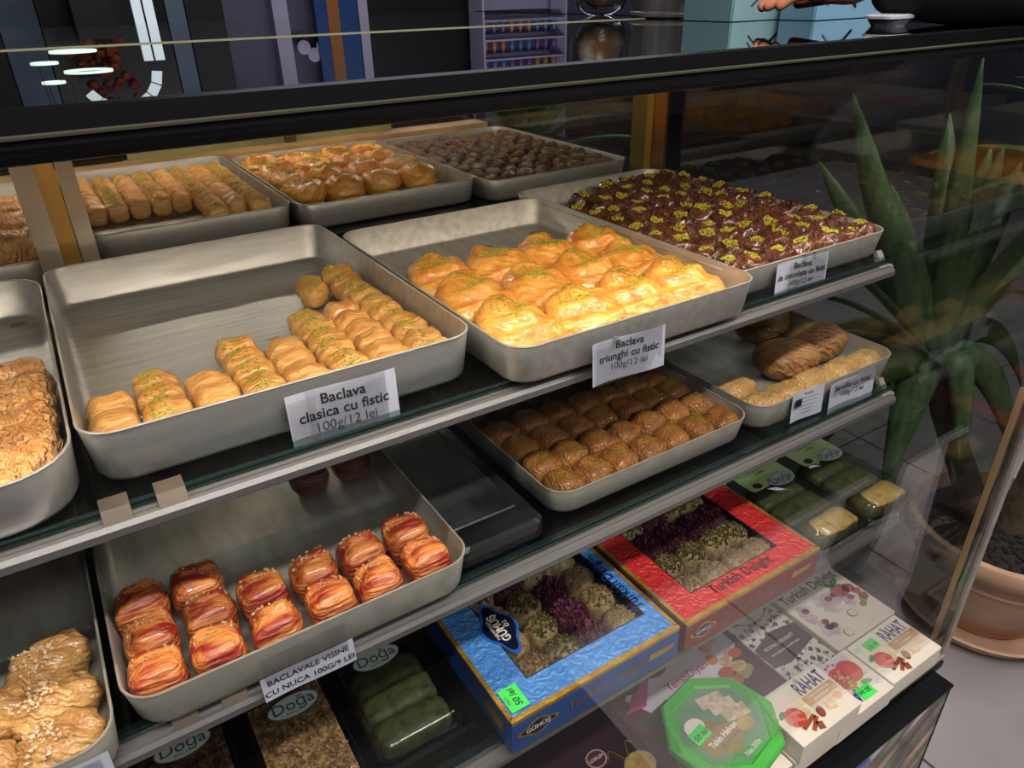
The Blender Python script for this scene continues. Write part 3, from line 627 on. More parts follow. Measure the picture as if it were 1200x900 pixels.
def gift_box(x0, x1, y0, y1, zb, h, win, top, side, word, rows):
    cx, cy_ = (x0+x1)/2, (y0+y1)/2; o = empty('gift_box', (cx, cy_, zb), word, 'box')
    L = lambda a, b_, c, d: (a-cx, b_-cx, c-cy_, d-cy_)
    bm = bmesh.new(); t = .002
    for q in ((x0, x1, y0, y0+t), (x0, x1, y1-t, y1), (x0, x0+t, y0+t, y1-t), (x1-t, x1, y0+t, y1-t)): box(bm, *L(*q), 0, h-.002)
    mesh_obj('box_wall', bm, side, o)
    mesh_obj('box_bottom', boxbm(*L(x0+t, x1-t, y0+t, y1-t), 0, .002), INSIDE, o)
    wx0, wx1, wy0, wy1 = win; bm = bmesh.new()
    for q in ((x0+.004, x1-.004, y0+.004, wy0), (x0+.004, x1-.004, wy1, y1-.004), (x0+.004, wx0, wy0, wy1), (wx1, x1-.004, wy0, wy1)): box(bm, *L(*q), h-.002, h)
    mesh_obj('lid_panel', bm, top, o)
    bm = bmesh.new()
    for q in ((x0, x1, y0-.0004, y0+.0065), (x0, x1, y1-.005, y1), (x0-.0004, x0+.005, y0+.005, y1-.005), (x1-.005, x1, y0+.005, y1-.005)): box(bm, *L(*q), h-.0045, h+.0006)
    mesh_obj('gold_border', bm, FOIL, o)
    bm = bmesh.new(); e_ = .0012
    for q in ((wx0-e_, wx1+e_, wy0-e_, wy0), (wx0-e_, wx1+e_, wy1, wy1+e_), (wx0-e_, wx0, wy0, wy1), (wx1, wx1+e_, wy0, wy1)): box(bm, *L(*q), h-.001, h+.0005)
    mesh_obj('window_edge', bm, INK, o)
    mesh_obj('window_film', boxbm(*L(wx0, wx1, wy0, wy1), h-.0015, h-.0011), FILM, o)
    for ri, (y, ks) in enumerate(rows):
        for ci, (x, kk) in enumerate(ks):
            TDK[kk].put(x, y, zb+.0025, f'{TDV[kk][0]} coated Turkish delight, {ORD[ri]} row from front, {ORD[ci]} from left, {"blue" if "blue" in word else "red"} box', 'delights in the ' + ('blue' if 'blue' in word else 'red') + ' gift box', rnd.random()*6, True, 1.0, 'sweet', szf=(h-.008)/.030)
    return o, cx, cy_
HB = .050
P_, Ro, Pa, Nu = 0, 1, 2, 3
bx, cx, cyb = gift_box(.270, .520, .447, .690, Z3, HB, (.318, .497, .489, .632), EMB_B, DBLUE, 'blue gold-edged gift box of Turkish delight with clear window on lowest shelf',
    [(.508, ((.338, Nu), (.384, P_), (.428, Ro), (.474, Pa))), (.553, ((.336, Pa), (.381, P_), (.427, Ro), (.474, Nu))), (.598, ((.338, Pa), (.384, P_), (.430, Ro), (.475, Pa))), (.642, ((.340, P_), (.386, Ro), (.430, Nu), (.474, Pa)))])
z = HB + .0008
em = [(math.cos(t)*(.034 + .004*math.cos(4*t)), math.sin(t)*(.017 + .003*math.cos(4*t))) for t in [k*math.pi/24 for k in range(48)]]
def rot2(pts, a, dx, dy, s=1.): return [(s*(x*math.cos(a) - y*math.sin(a)) + dx, s*(x*math.sin(a) + y*math.cos(a)) + dy) for x, y in pts]
flat('emblem', rot2(em, math.radians(-90), .330-cx, .570-cyb, 1.22), z, mat('blue emblem rim', (40, 100, 190), .35), bx); flat('emblem', rot2(em, math.radians(-90), .330-cx, .570-cyb, 1.06), z+.0004, NAVY, bx)
text('öz', bx, (.3395-cx, .572-cyb, z+.0008), .012, WHITE, (0, 0, math.radians(90)), .0001); text('GÜMÜŞ', bx, (.330-cx, .570-cyb, z+.0008), .0155, WHITE, (0, 0, math.radians(90)), .0004, .85); text('MARASPASHA', bx, (.3205-cx, .570-cyb, z+.0008), .0055, WHITE, (0, 0, math.radians(90)))
text('Turkish Delight', bx, (.500-cx, .555-cyb, z), .0235, mat('navy print', (18, 34, 80), .4), (0, 0, math.radians(90)), .0003, .78)
GREEN = mat('fluorescent green sticker', (70, 226, 96), .5, 0, (78, 232, 104), 20)
def sticker(parent, x, y, z_, w_, h, rot, body, size, small=None):
    s_ = flat('price_sticker', rot_rect(x, y, w_, h, rot), z_, GREEN, parent)
    t_ = text(body, parent, (x + .002*math.sin(rot), y - .002*math.cos(rot), z_+.0004), size, INK, (0, 0, rot), .0001, name='handwritten_price', shear=.2)
    if small: text(small, parent, (x - math.sin(rot)*h*.33, y + math.cos(rot)*h*.33, z_+.0004), size*.45, INKG, (0, 0, rot))
sticker(bx, .289-cx, .473-cyb, z+.0014, .033, .024, math.radians(90), '50 lei', .0115, 'PRET:')
fr = (math.pi/2, 0, 0); yl = .447-cyb-.0008
flat_v = lambda nm, pts, y_, m, par: mesh_obj(nm, (lambda bm: (bm.faces.new([bm.verts.new((x, y_, zz)) for x, zz in pts]), bm)[1])(bmesh.new()), m, par)
flat_v('front_emblem', [(x*.75 + .305-cx, y*.7 + .024) for x, y in em], yl, FOIL, bx); flat_v('front_emblem', [(x*.62 + .305-cx, y*.52 + .024) for x, y in em], yl-.0003, NAVY, bx)
text('GÜMÜŞ', bx, (.305-cx, yl-.0006, .024), .0095, WHITE, fr, .0002)
GOLDI = mat('dull gold ink', (150, 118, 50), .5, .3)
text('Turkish Delight', bx, (.405-cx, yl, .024), .0200, GOLDI, fr, .0001, .95, shear=.2)
flat_v('gold_banner', [(.470-cx, .020), (.510-cx, .020), (.513-cx, .029), (.473-cx, .031)], yl, FOIL, bx)
bm = bmesh.new(); bm.faces.new([bm.verts.new((.270-cx-.0006, y_, zz)) for y_, zz in ((.505-cyb, .014), (.465-cyb, .014), (.465-cyb, .034), (.505-cyb, .034))]); mesh_obj('gold_banner', bm, FOIL, bx)
rx, cx, cyb = gift_box(.530, .790, .445, .690, Z3, .048, (.575, .742, .483, .628), EMB_R, DRED, 'red gold-edged gift box of Turkish delight with clear window on lowest shelf',
    [(.504, ((.596, Nu), (.640, Pa), (.686, Pa), (.728, Pa))), (.549, ((.596, P_), (.643, P_), (.690, P_), (.726, P_))), (.594, ((.598, Ro), (.645, Ro), (.692, Ro), (.726, Ro))), (.638, ((.600, P_), (.646, Ro), (.692, P_), (.726, Nu)))])
z = .048 + .0008
text('Turkish Delight', rx, (.656-cx, .4705-cyb, z), .0215, mat('dark red print', (70, 10, 14), .4), (0, 0, 0), .0003, .86)
yl = .445-cyb-.0008
flat_v('front_emblem', [(x*.62 + .562-cx, y*.66 + .023) for x, y in em], yl, FOIL, rx); flat_v('front_emblem', [(x*.5 + .562-cx, y*.48 + .023) for x, y in em], yl-.0003, NAVY, rx)
text('GÜMÜŞ', rx, (.562-cx, yl-.0006, .023), .0075, WHITE, fr, .0002); text('Turkish Delight', rx, (.655-cx, yl, .023), .0200, GOLDI, fr, .0001, .95, shear=.2)
flat_v('gold_banner', [(.732-cx, .020), (.772-cx, .020), (.775-cx, .029), (.735-cx, .031)], yl, FOIL, rx)
bm = bmesh.new(); bm.faces.new([bm.verts.new((.530-cx-.0006, y_, zz)) for y_, zz in ((.52-cyb, .014), (.47-cyb, .014), (.47-cyb, .034), (.52-cyb, .034))]); mesh_obj('gold_banner', bm, FOIL, rx)

# ---------------------------------------------------------------- clear packs
GREENP = mat('dark green pistachio rolls', (70, 74, 34), .6, 0, (46, 52, 22), 60, .4, .6, .8, 150); NUTS = mat('chopped nut bed', (176, 142, 96), .6, 0, (112, 84, 52), 120, .38, .62, 1., 140)
DNUT = mat('dark nut bed', (120, 92, 62), .6, 0, (58, 42, 28), 110, .38, .62, 1., 140); TANF = mat('tan filo ends', (190, 160, 96), .6, 0, (160, 130, 70), 60, bump=.6)
OVAL = mat('oval seal', (190, 200, 196), .45); LGRN = mat('pale green card', (184, 204, 146), .5, 0, (168, 190, 130), 10); OVW = mat('grey seal print', (72, 84, 96), .5)
def pack(x0, x1, y0, y1, zb, h, word, fill, kind, group):
    cx, cy_ = (x0+x1)/2, (y0+y1)/2; o = empty('clear_pastry_pack', (cx, cy_, zb), word, 'plastic pack', group); w_, d = (x1-x0)/2, (y1-y0)/2
    lp = lambda o_, zz, r: [(x, y, zz) for x, y in rrect(-w_+o_, w_-o_, -d+o_, d-o_, r, 4)]
    mesh_obj('lid', loft([lp(.006, .001, .012), lp(.003, h*.45, .014), lp(0, h*.46, .014), lp(0, h*.5, .014), lp(.004, h*.52, .014), lp(.008, h-.003, .014), lp(.011, h, .013)]), FILM, o, smooth=True)
    if kind == 'rolls':
        for i in range(3):
            y = -d + .030 + i*(2*d-.05)/3
            bm = blob(2*(w_-.012), (2*d-.05)/3*1.02, h*.74, .6, .35, 28, 12, wr(30, 60, 60, .07, i+121)); mesh_obj('pastry_roll', bm, fill, o, (0, y + .005, .002), smooth=True)
    else:
        bm = bmesh.new(); R = random.Random(len(word)); box(bm, -w_+.012, w_-.012, -d+.012, d-.012, .002, h*.5)
        for _ in range(800):
            c = Vector((R.uniform(-w_+.014, w_-.014), R.uniform(-d+.014, d-.014), h*.5 + R.uniform(0, .005))); s_ = R.uniform(.002, .0045)
            vs = [bm.verts.new(c + Euler((R.random()*6,)*3).to_matrix() @ Vector(q)*s_) for q in ((1, 0, 0), (-1, 0, .2), (0, .8, 0), (0, -.8, .1), (0, 0, .7))]
            for A, B, C_ in ((0, 2, 4), (2, 1, 4), (1, 3, 4), (3, 0, 4)): bm.faces.new((vs[A], vs[B], vs[C_]))
        tag(mesh_obj('nut_topping', bm, fill, o), kind='stuff')
    return o, w_, d
def oval(o, x, y, z_, s_=1.):
    flat('seal', ell(x, y, .030*s_, .016*s_), z_, OVW, o); flat('seal', ell(x, y, .0285*s_, .0148*s_), z_+.0003, OVAL, o)
    text('Doğa', o, (x, y + .001*s_, z_+.0006), .021*s_, OVW, bold=.0002); text('BAKLAVA', o, (x, y - .0095*s_, z_+.0006), .005*s_, OVW)
pk, w_, d = pack(.132, .244, .492, .660, Z3, .042, 'clear pack of green pistachio rolls with oval seal left of blue box', GREENP, 'rolls', 'clear packs on the lowest shelf'); oval(pk, -.004, d-.040, .0425)
text('unguriu', pk, (.038, -d-.0005, .018), .016, INK, (math.pi/2, 0, 0), .0003)
pk, w_, d = pack(.020, .128, .492, .660, Z3, .042, 'clear pack of chopped walnut pastry with oval seal under cherry label', NUTS, 'nuts', 'clear packs on the lowest shelf'); oval(pk, .004, d-.050, .0425)
pk, w_, d = pack(-.100, .014, .492, .660, Z3, .042, 'clear pack of dark nut pastry cut by the bottom photo edge', DNUT, 'nuts', 'clear packs on the lowest shelf'); oval(pk, .004, d-.034, .0425)
for x0, x1, wd in ((.812, .936, 'left of two clear packs with pale green card beside the red box'), (.940, 1.060, 'right of two clear packs with pale green card next to side glass')):
    pk, w_, d = pack(x0, x1, .455, .655, Z3, .036, wd, GREENP, 'rolls', 'green card packs')
    mesh_obj('pale_filo_end', blob(2*w_-.030, .045, .026, .6, .4, 24, 10, wr(30, 60, 60, .08, 5)), TANF, pk, (.006, -d+.034, .004), smooth=True)
    cd = flat('paper_card', rrect(-w_+.012, w_-.012, d-.062, d-.006, .008, 3), .0368, LGRN, pk); oval(pk, .018, d-.060, .0372, .95)
    for i, (ln, sz) in enumerate((('BAKLAVA', .010), ('cu fistic', .007))): text(ln, pk, (.002, d-.018-i*.010, .0372), sz, mat('dark green print', (60, 84, 44), .5), bold=.0002)
    flat('nut_picture', ell(-.030, d-.052, .009, .007), .0374, GREENP, pk)
bx2 = empty('black_plastic_box', (.318, .645, Z2), 'flat black plastic box between cherry tray and brown pillow tray', 'box')
mesh_obj('box_body', loft([[(x, y, zz) for x, y in rrect(-.052+o_, .062-o_, -.105+o_, .20-o_, .012, 4)] for o_, zz in ((.004, 0), (0, .003), (0, .022), (.004, .027))]), DARKP, bx2)
mesh_obj('lid_recess', loft([[(x, y, zz) for x, y in rrect(-.040+o_, .045-o_, -.070+o_, .17-o_, .004, 3)] for o_, zz in ((0, .027), (.0015, .0285), (.004, .0285), (.006, .0275))]), mat('scuffed black lid', (52, 55, 56), .45, 0, (24, 26, 28), 14, .38, .62), bx2)

# ---------------------------------------------------------------- cartons on the deck
NAVYT = mat('navy lettering', (28, 42, 120), .5); TANB = mat('tan banner', (190, 146, 92), .5); APPLE = mat('red apple print', (196, 36, 34), .45, 0, (214, 74, 58), 60); CINN = mat('cinnamon print', (150, 74, 44), .6, 0, (120, 52, 30), 120); POM = mat('pomegranate seeds print', (168, 30, 34), .5, 0, (222, 150, 120), 160, .5, .6)
LGR = mat('leaf print', (64, 130, 66), .5); SUGAR = mat('sugar cube print', (232, 214, 190), .5, 0, (206, 172, 136), 60); PBLUE = mat('pale blue print', (196, 204, 220), .5); PINKC = mat('peach print', (232, 178, 150), .5)
def carton(name, x0, x1, y0, y1, zb, h, m, word, group=None, cat='box'):
    o = empty(name, ((x0+x1)/2, (y0+y1)/2, zb), word, cat, group); w_, d = (x1-x0)/2, (y1-y0)/2
    mesh_obj('carton', boxbm(-w_, w_, -d, d, 0, h, bev=.0008), m, o)
    return o, w_, d, h + .0006
def apple_front(o, w_, d, z, st=None):
    text('RAHAT', o, (w_*.44, d*.52, z), .0300, NAVYT, bold=.0007, sx=.58); flat('banner', rect(-.004, w_-.004, -.006, .010), z, TANB, o)
    text('CU MAR, SCORTISOARA', o, (.027, .005, z+.0004), .0052, WHITE, bold=.0001, sx=.85); text('SI NUCI PECAN', o, (.027, -.0015, z+.0004), .0052, WHITE, bold=.0001, sx=.85)
    flat('apple', ell(-.036, -.006, .0165, .0155), z, APPLE, o); flat('apple_half', ell(-.017, -.002, .014, .013), z-.0002, mat('apple flesh print', (238, 226, 186), .5), o); flat('leaf', ell(-.050, .006, .008, .004, rot=.5), z+.0002, LGR, o)
    for q in ((-.026, -.021, .032, .006, .25), (-.020, -.027, .026, .006, .55), (-.016, -.033, .012, .010, 1.2)): flat('cinnamon_stick', rot_rect(*q), z+.0003, CINN, o)
    flat('nut', ell(.002, -.019, .009, .0065, rot=1.1), z+.0003, CINN, o)
    for q in ((.024, -.020, .017, .014, -.2), (.040, -.016, .014, .012, .2)): flat('sugar_cube', rot_rect(*q), z+.0002, SUGAR, o)
    flat('almond', ell(.045, -.014, .008, .006), z+.0004, PINKC, o); flat('seal', ell(w_-.050, d-.008, .004, .004), z, mat('grey green seal', (150, 170, 150), .5), o)
o, w_, d, z = carton('sweet_carton', .889, 1.019, .336, .419, ZD, .040, CARD, 'white RAHAT carton with apple picture and green sticker by corner trim', 'white rahat cartons'); apple_front(o, w_, d, z)
sticker(o, -.026, .0235, z+.0006, .027, .018, 0, '30 lei', .0105); flat('seal', ell(-.054, .028, .0075, .005), z, PBLUE, o)
o, w_, d, z = carton('sweet_carton', .757, .886, .333, .420, ZD, .040, CARD, 'white RAHAT carton with pomegranate picture lying upside down, green sticker', 'white rahat cartons')
flat('blue_field', rect(-w_+.002, w_-.012, -.006, d-.003), z-.0003, PBLUE, o)
flat('pomegranate', ell(.032, .012, .021, .020), z, APPLE, o); flat('pomegranate', ell(.010, .008, .019, .021, rot=.3), z+.0003, APPLE, o); flat('seed_field', ell(.010, .008, .015, .017, rot=.3), z+.0005, POM, o)
for q in ((.020, .033), (.012, .036), (.004, .034)): flat('seed', ell(q[0], q[1], .003, .0025), z, APPLE, o)
flat('leaf', ell(.038, -.014, .010, .004, rot=-.3), z+.0003, LGR, o); flat('peach', ell(-.022, .016, .014, .011), z, PINKC, o); flat('banner', rect(-.034, -.006, -.004, .003), z, PINKC, o)
text('RAHAT', o, (-.012, -.022, z+.0002), .0290, NAVYT, (0, 0, math.pi), .0007, .62); sticker(o, .020, -.026, z+.0006, .030, .019, math.pi, '30 lei', .0115); flat('seal', ell(.055, -.024, .0075, .005), z, PBLUE, o)
o, w_, d, z = carton('sweet_carton', .660, .790, .334, .416, ZD, .036, CARD, 'lower white carton mostly hidden under the front RAHAT carton', 'white rahat cartons'); flat('pomegranate', ell(-.04, -.02, .015, .014), z, APPLE, o)
o, w_, d, z = carton('sweet_carton', .662, .790, .330, .414, ZD+.0375, .037, CARD, 'uppermost white RAHAT carton with apple picture and no sticker', 'white rahat cartons'); apple_front(o, w_, d, z)
# white Turkish Delight box with rose cubes
o, w_, d, z = carton('delight_carton', .878, 1.032, .424, .610, ZD, .036, CARD, 'large white carton printed Turkish Delight with pink cubes, beside side glass')
text('Turkish Delight', o, (-.002, d-.068, z), .0270, mat('charcoal lettering', (52, 54, 58), .5), bold=.0005, sx=.80)
MAUV = mat('mauve cube print', (186, 164, 176), .5, 0, (214, 198, 206), 40); MAUD = mat('plum print', (116, 62, 72), .5, 0, (150, 88, 88), 80); OLIV = mat('pistachio print', (130, 140, 84), .5)
R = random.Random(5)
for i in range(26):
    x, y = R.uniform(-w_+.02, w_-.035), R.uniform(-d+.025, d-.098)
    if y < -.045 and x > -.02: continue
    flat('delight_cube', rot_rect(x, y, R.uniform(.018, .028), R.uniform(.015, .022), R.uniform(-.6, .6)), z + i*.00002, MAUV, o)
    if i % 2: flat('rose_bud', ell(x + .004, y + .004, .0075, .006, 10), z+.0007, MAUD, o)
for x, y, r_ in ((.040, -.010, .018), (.057, -.014, .012), (.064, -.026, .008)): flat('pomegranate', ell(x, y, r_, r_*.8), z+.0009, mat('dusty red print', (160, 58, 70), .5, 0, (190, 96, 100), 60), o)
for x, y, a in ((.046, .008, .5), (.034, .006, 2.3)): flat('leaf', ell(x, y, .013, .005, rot=a), z+.001, LGR, o)
for x, y in ((.056, -.046), (.047, -.052)): flat('pistachio', ell(x, y, .007, .0055), z+.001, OLIV, o)
flat('walnut', ell(.064, -.040, .009, .008), z+.001, CINN, o)
for x, y in ((.012, -.055), (-.03, -.078)): flat('seal_ring', ell(x, y, .009, .008), z+.001, OLIV, o); flat('seal_ring', ell(x, y, .008, .007), z+.0013, CARD, o)
# floral box
FLO = bpy.data.materials.new('black floral print on white'); FLO.use_nodes = True; b = NB(FLO); p = b.n['Principled BSDF']; tc = b.new('ShaderNodeTexCoord')
v = b.new('ShaderNodeTexVoronoi', feature='F1'); v.inputs['Scale'].default_value = 82; b.link(tc.outputs['Object'], v.inputs['Vector'])
n = b.new('ShaderNodeTexNoise'); n.inputs['Scale'].default_value = 320; b.link(tc.outputs['Object'], n.inputs['Vector'])
ad = b.new('ShaderNodeMath', operation='ADD'); b.link(v.outputs['Distance'], ad.inputs[0]); b.link(n.outputs['Fac'], ad.inputs[1])
r = b.new('ShaderNodeValToRGB'); r.color_ramp.elements[0].position = .84; r.color_ramp.elements[0].color = lin((70, 62, 60)); r.color_ramp.elements[1].position = .90; r.color_ramp.elements[1].color = lin((214, 208, 202))
b.link(ad.outputs[0], r.inputs[0]); b.link(r.outputs[0], p.inputs['Base Color']); p.inputs['Roughness'].default_value = .5
o, w_, d, z = carton('floral_carton', .768, .874, .423, .600, ZD, .030, FLO, 'white carton with black floral print and dark band left of Turkish Delight carton')
DKB = mat('charcoal band', (72, 64, 62), .5)
flat('dark_band', [(-w_+.001, -.052), (-.02, -.058), (w_-.001, -.044), (w_-.001, -.004), (.0, .004), (-w_+.001, -.010)], z, DKB, o)
text('ROYAL DELIGHT', o, (-.004, -.020, z+.0004), .0090, WHITE); text('with pistachio and rose', o, (-.004, -.033, z+.0004), .0070, WHITE)
flat('badge', ell(0, .050, .036, .020), z, DKB, o); flat('badge', ell(0, .050, .034, .018), z+.0004, CARD, o); text('Lokum', o, (0, .050, z+.0008), .016, INKG, shear=.3)
mesh_obj('kraft_edge', boxbm(-w_-.0008, -w_, -d, d, .001, .028), CARDB, o)
# purple fruit box and the dark sealed box
PURP = mat('dark plum card', (74, 32, 44), .45, 0, (60, 24, 36), 10); MAG = mat('magenta print', (170, 36, 110), .5)
o, w_, d, z = carton('fruit_delight_carton', .505, .760, .420, .620, ZD, .038, PURP, 'plum carton with dried fruit pictures partly under the green lidded tub')
flat('white_field', [(-.105, .02), (-.02, .085), (w_-.012, .085), (w_-.012, .005), (.01, -.07), (-.06, -.07)], z, mat('lilac white print', (206, 198, 210), .5), o)
for x, y, a, l in ((-.085, -.025, .15, .07), (-.075, -.055, .1, .085), (-.03, -.035, .2, .06)): flat('pistachio_stick', rot_rect(x, y, l, .016, a), z+.0004, GREENP, o)
flat('magenta_swash', [(-.118, .0), (-.06, .045), (-.03, .05), (-.085, -.005)], z+.0003, MAG, o)
text('YemişDiyarı', o, (.005, .002, z+.0008), .0200, MAG, (0, 0, .02), .0003, .85)
for x, y, r_, m in ((-.03, .050, .028, DNUT), (.01, .066, .028, DNUT), (-.06, .058, .020, GREENP), (-.085, .040, .02, PURP)): flat('dark_fruit', ell(x, y, r_, r_*.9), z+.0006, m, o)
ORN = mat('apricot print', (206, 140, 52), .5, 0, (190, 96, 46), 60); R = random.Random(3)
for i in range(16): flat('dried_fruit', ell(.068 + R.uniform(-.022, .035), -.004 + R.uniform(-.045, .05), R.uniform(.008, .015), R.uniform(.007, .012)), z+.0006 + i*.00003, (ORN, OLIV, mat('rust print', (176, 70, 44), .5), TDV[2][1])[i % 4], o)
flat('plum', ell(.078, .078, .019, .016), z+.0012, mat('plum print fruit', (70, 34, 62), .4), o)
o, w_, d, z = carton('dark_gift_carton', .270, .497, .430, .600, ZD, .032, mat('aubergine card', (52, 28, 40), .4, 0, (40, 20, 30), 8), 'dark aubergine carton with round pale seal at bottom of photo')
flat('seal', ell(.052, -.022, .016, .014), z, mat('pink grey ring', (170, 140, 142), .5), o); flat('seal', ell(.052, -.022, .0135, .0118), z+.0004, mat('wine disc', (84, 30, 40), .45), o); text('LOKUM', o, (.052, -.022, z+.0008), .007, WHITE)
mesh_obj('gold_swirl', tube([(.065 + .045*t, -.035 + .012*math.sin(t*9), z+.0004) for t in [k/14 for k in range(15)]], .0007, 5), FOIL, o)
flat('biscuit_picture', ell(.098, -.062, .024, .020), z, TANF, o)
o, w_, d, z = carton('brown_carton', .762, .768, .423, .60, ZD, .028, CARDB, 'thin kraft divider standing between plum and floral cartons', cat='divider')
o, w_, d, z = carton('tub_riser_carton', .520, .655, .335, .416, ZD, .038, CARD, 'white carton carrying the green lidded tub')
# green lidded tub
tub = empty('halva_tub', (.590, .412, ZD+.0395), 'green lidded clear plastic tub of sesame halva with handwritten sticker', 'tub', rot=math.radians(6))
oc = lambda r, zz: [(r*1.06*math.cos(math.pi/8 + k*math.pi/4 + .12), r*math.sin(math.pi/8 + k*math.pi/4 + .12), zz) for k in range(8)]
GLID = mat('green plastic lid', (62, 168, 62), .35, 0, (74, 182, 72), 10, spec=.6); GTR = mat('tinted green plastic', (96, 140, 112), .25, 0, (120, 160, 134), 12)
mesh_obj('tub_body', loft([oc(.066, 0), oc(.072, .034)]), GTR, tub); bm = loft([oc(.080, .030), oc(.083, .033), oc(.083, .043), oc(.080, .046), oc(.066, .046), oc(.063, .0435)], True, True); mesh_obj('lid', bm, GLID, tub)
zt = .0441; flat('clear_window', [(x, y) for x, y, _ in oc(.061, 0)], zt, GTR, tub)
KH = mat('khaki label', (150, 128, 88), .5, 0, (136, 112, 74), 10)
flat('label_panel', [(-.050, -.024), (-.012, -.046), (.018, -.022), (.014, -.010), (-.026, .030), (-.050, .010)], zt+.0004, KH, tub)
text('Tahin Helvası', tub, (-.012, -.012, zt+.0008), .0125, WHITE, (0, 0, .06), .0003, .85); text('sade susam helvası', tub, (-.010, -.022, zt+.0008), .0055, INKG, (0, 0, .06)); text('Net:300g', tub, (.004, -.049, zt+.0008), .0105, WHITE, (0, 0, .06), .0002, .85)
for i, (x, y) in enumerate(((.018, .034), (.024, .018), (.030, .0))): flat('halva_slice', rot_rect(x, y, .040, .020, -.25), zt+.001+i*.0002, mat('sesame halva print', (222, 206, 182), .5, 0, (186, 160, 130), 120), tub)
flat('halva_chunk', ell(.026, -.020, .014, .010), zt+.0016, TANF, tub); flat('halva_bowl', ell(-.034, .020, .016, .013), zt+.0012, WHITE, tub)
sticker(tub, -.038, .008, zt+.002, .030, .020, .08, '50 lei', .0115)
for a in (1.2, 4.35): mesh_obj('lid_grip', boxbm(-.024, .024, .068, .076, .045, .0485, bev=.0012), GLID, tub, rot=(0, 0, a))

# ---------------------------------------------------------------- potted yucca outside the side glass
PX, PY = 1.63, .50
pot = empty('potted_yucca', (PX, PY, -1.35), 'large yucca with long drooping leaves in terracotta pot outside side glass', 'plant')
def lathe_part(name, prof, m): return mesh_obj(name, lathe(prof, 56), m, pot, smooth=True)
lathe_part('saucer', [(.13, 0), (.165, .012), (.185, .040), (.178, .042), (.155, .018), (.0, .016)], TERRA)
lathe_part('pot', [(.105, .018), (.118, .022), (.150, .090), (.170, .165), (.176, .180), (.180, .184), (.176, .188), (.182, .215), (.192, .222), (.208, .232), (.212, .262), (.206, .272), (.190, .272), (.184, .255), (.176, .235), (.0, .234)], TERRA)
for k in range(10):
    a = 2*math.pi*k/10; pts = [(math.cos(a + u)*(.1345 + .022*v), math.sin(a + u)*(.1345 + .022*v), .095 + .065*v) for u, v in [(-.24*math.cos(t), math.sin(t)) for t in [i*math.pi/8 - math.pi/2 for i in range(9)]]]
    mesh_obj('relief_swag', tube(pts, .0035, 5), TERRAD, pot, smooth=True)
bm = bmesh.new(); R = random.Random(9); bmesh.ops.create_circle(bm, cap_ends=True, radius=.180, segments=40, matrix=Matrix.Translation((0, 0, .238)))
for _ in range(420):
    a, q = R.random()*6.28, .172*math.sqrt(R.random()); s_ = R.uniform(.004, .011)
    bmesh.ops.create_icosphere(bm, subdivisions=1, radius=s_, matrix=Matrix.Translation((q*math.cos(a), q*math.sin(a), .238)))
tag(mesh_obj('potting_soil', bm, SOIL, pot), kind='stuff')
RO = Vector((1.50-PX, .706-PY, 1.35-.70))
mesh_obj('stem', tube([(-.02, .05, .23), (-.05, .10, .36), (-.09, .16, .50), RO], .030, 10, [1.2, 1., .9, .8]), BARK, pot, smooth=True)
RO2 = Vector((1.78-PX, .50-PY, 1.35-.42))
mesh_obj('stem', tube([(.03, .0, .23), (.07, .0, .5), (.12, .0, .75), RO2], .030, 10, [1.2, 1., .9, .8]), BARK, pot, smooth=True)
def leaf(p0, p1, p2, w_, m=LEAF, name='leaf', par=None, up=None, n=14):
    p0, p1, p2 = Vector(p0), Vector(p1), Vector(p2); bm = bmesh.new(); rows = []
    side0 = (p2-p0).cross(Vector((0, 0, 1)) if up is None else up)
    if side0.length < 1e-4: side0 = Vector((1, 0, 0))
    side0.normalize()
    for i in range(n+1):
        t = i/n; p = (1-t)**2*p0 + 2*t*(1-t)*p1 + t*t*p2; tg = (2*(1-t)*(p1-p0) + 2*t*(p2-p1)).normalized()
        s_ = (side0 - tg*side0.dot(tg)).normalized(); nn = s_.cross(tg)
        ww = w_*.5*max(.03, min(1, (.55 + t*2.2))*(1 - t**3.2)); 
        rows.append([bm.verts.new(p - s_*ww + nn*ww*.30), bm.verts.new(p - s_*ww*.5 + nn*ww*.06), bm.verts.new(p - nn*ww*.08), bm.verts.new(p + s_*ww*.5 + nn*ww*.06), bm.verts.new(p + s_*ww + nn*ww*.30)])
    for A, B in zip(rows, rows[1:]):
        for k in range(4): bm.faces.new((A[k], A[k+1], B[k+1], B[k]))
    o = mesh_obj(name, bm, m, par, smooth=True)
    sm = o.modifiers.new('thickness', 'SOLIDIFY'); sm.thickness = .0015
    return o
def rel(x, y, z_): return Vector((x-PX, y-PY, z_+1.35))
c = RO
VIEW = Vector((.80, .42, -.42))
tips = [((1.30, .873, -.185), .060), ((1.44, .905, -.315), .058), ((1.46, .855, -.37), .05), ((1.50, .76, -.13), .044), ((1.58, .80, -.20), .05), ((1.60, .75, -.30), .06), ((1.72, .74, -.34), .06), ((1.36, .96, -.33), .05), ((1.66, .62, -.38), .055), ((1.70, .90, -.26), .06), ((1.54, .70, -.28), .05)]
for t, w_ in tips:
    T = rel(*t); mid = c + (T-c)*.5 + Vector(((T-c).x*.25 - .0, (T-c).y*.2, .07)); leaf(c + Vector((j(.012), j(.012), 0)), mid, T, w_, LEAF, 'leaf', pot, VIEW)
droop = [((1.24, .98, -.62), .055), ((1.30, .98, -.78), .06), ((1.27, .80, -.97), .075), ((1.40, .68, -1.02), .085), ((1.55, .60, -1.02), .08), ((1.70, .56, -.98), .07), ((1.78, .62, -.84), .06), ((1.22, .98, -.48), .05), ((1.86, .70, -.66), .06), ((1.35, 1.02, -.88), .06), ((1.60, .95, -.95), .06), ((1.48, .58, -.90), .06), ((1.84, .62, -.46), .06)]
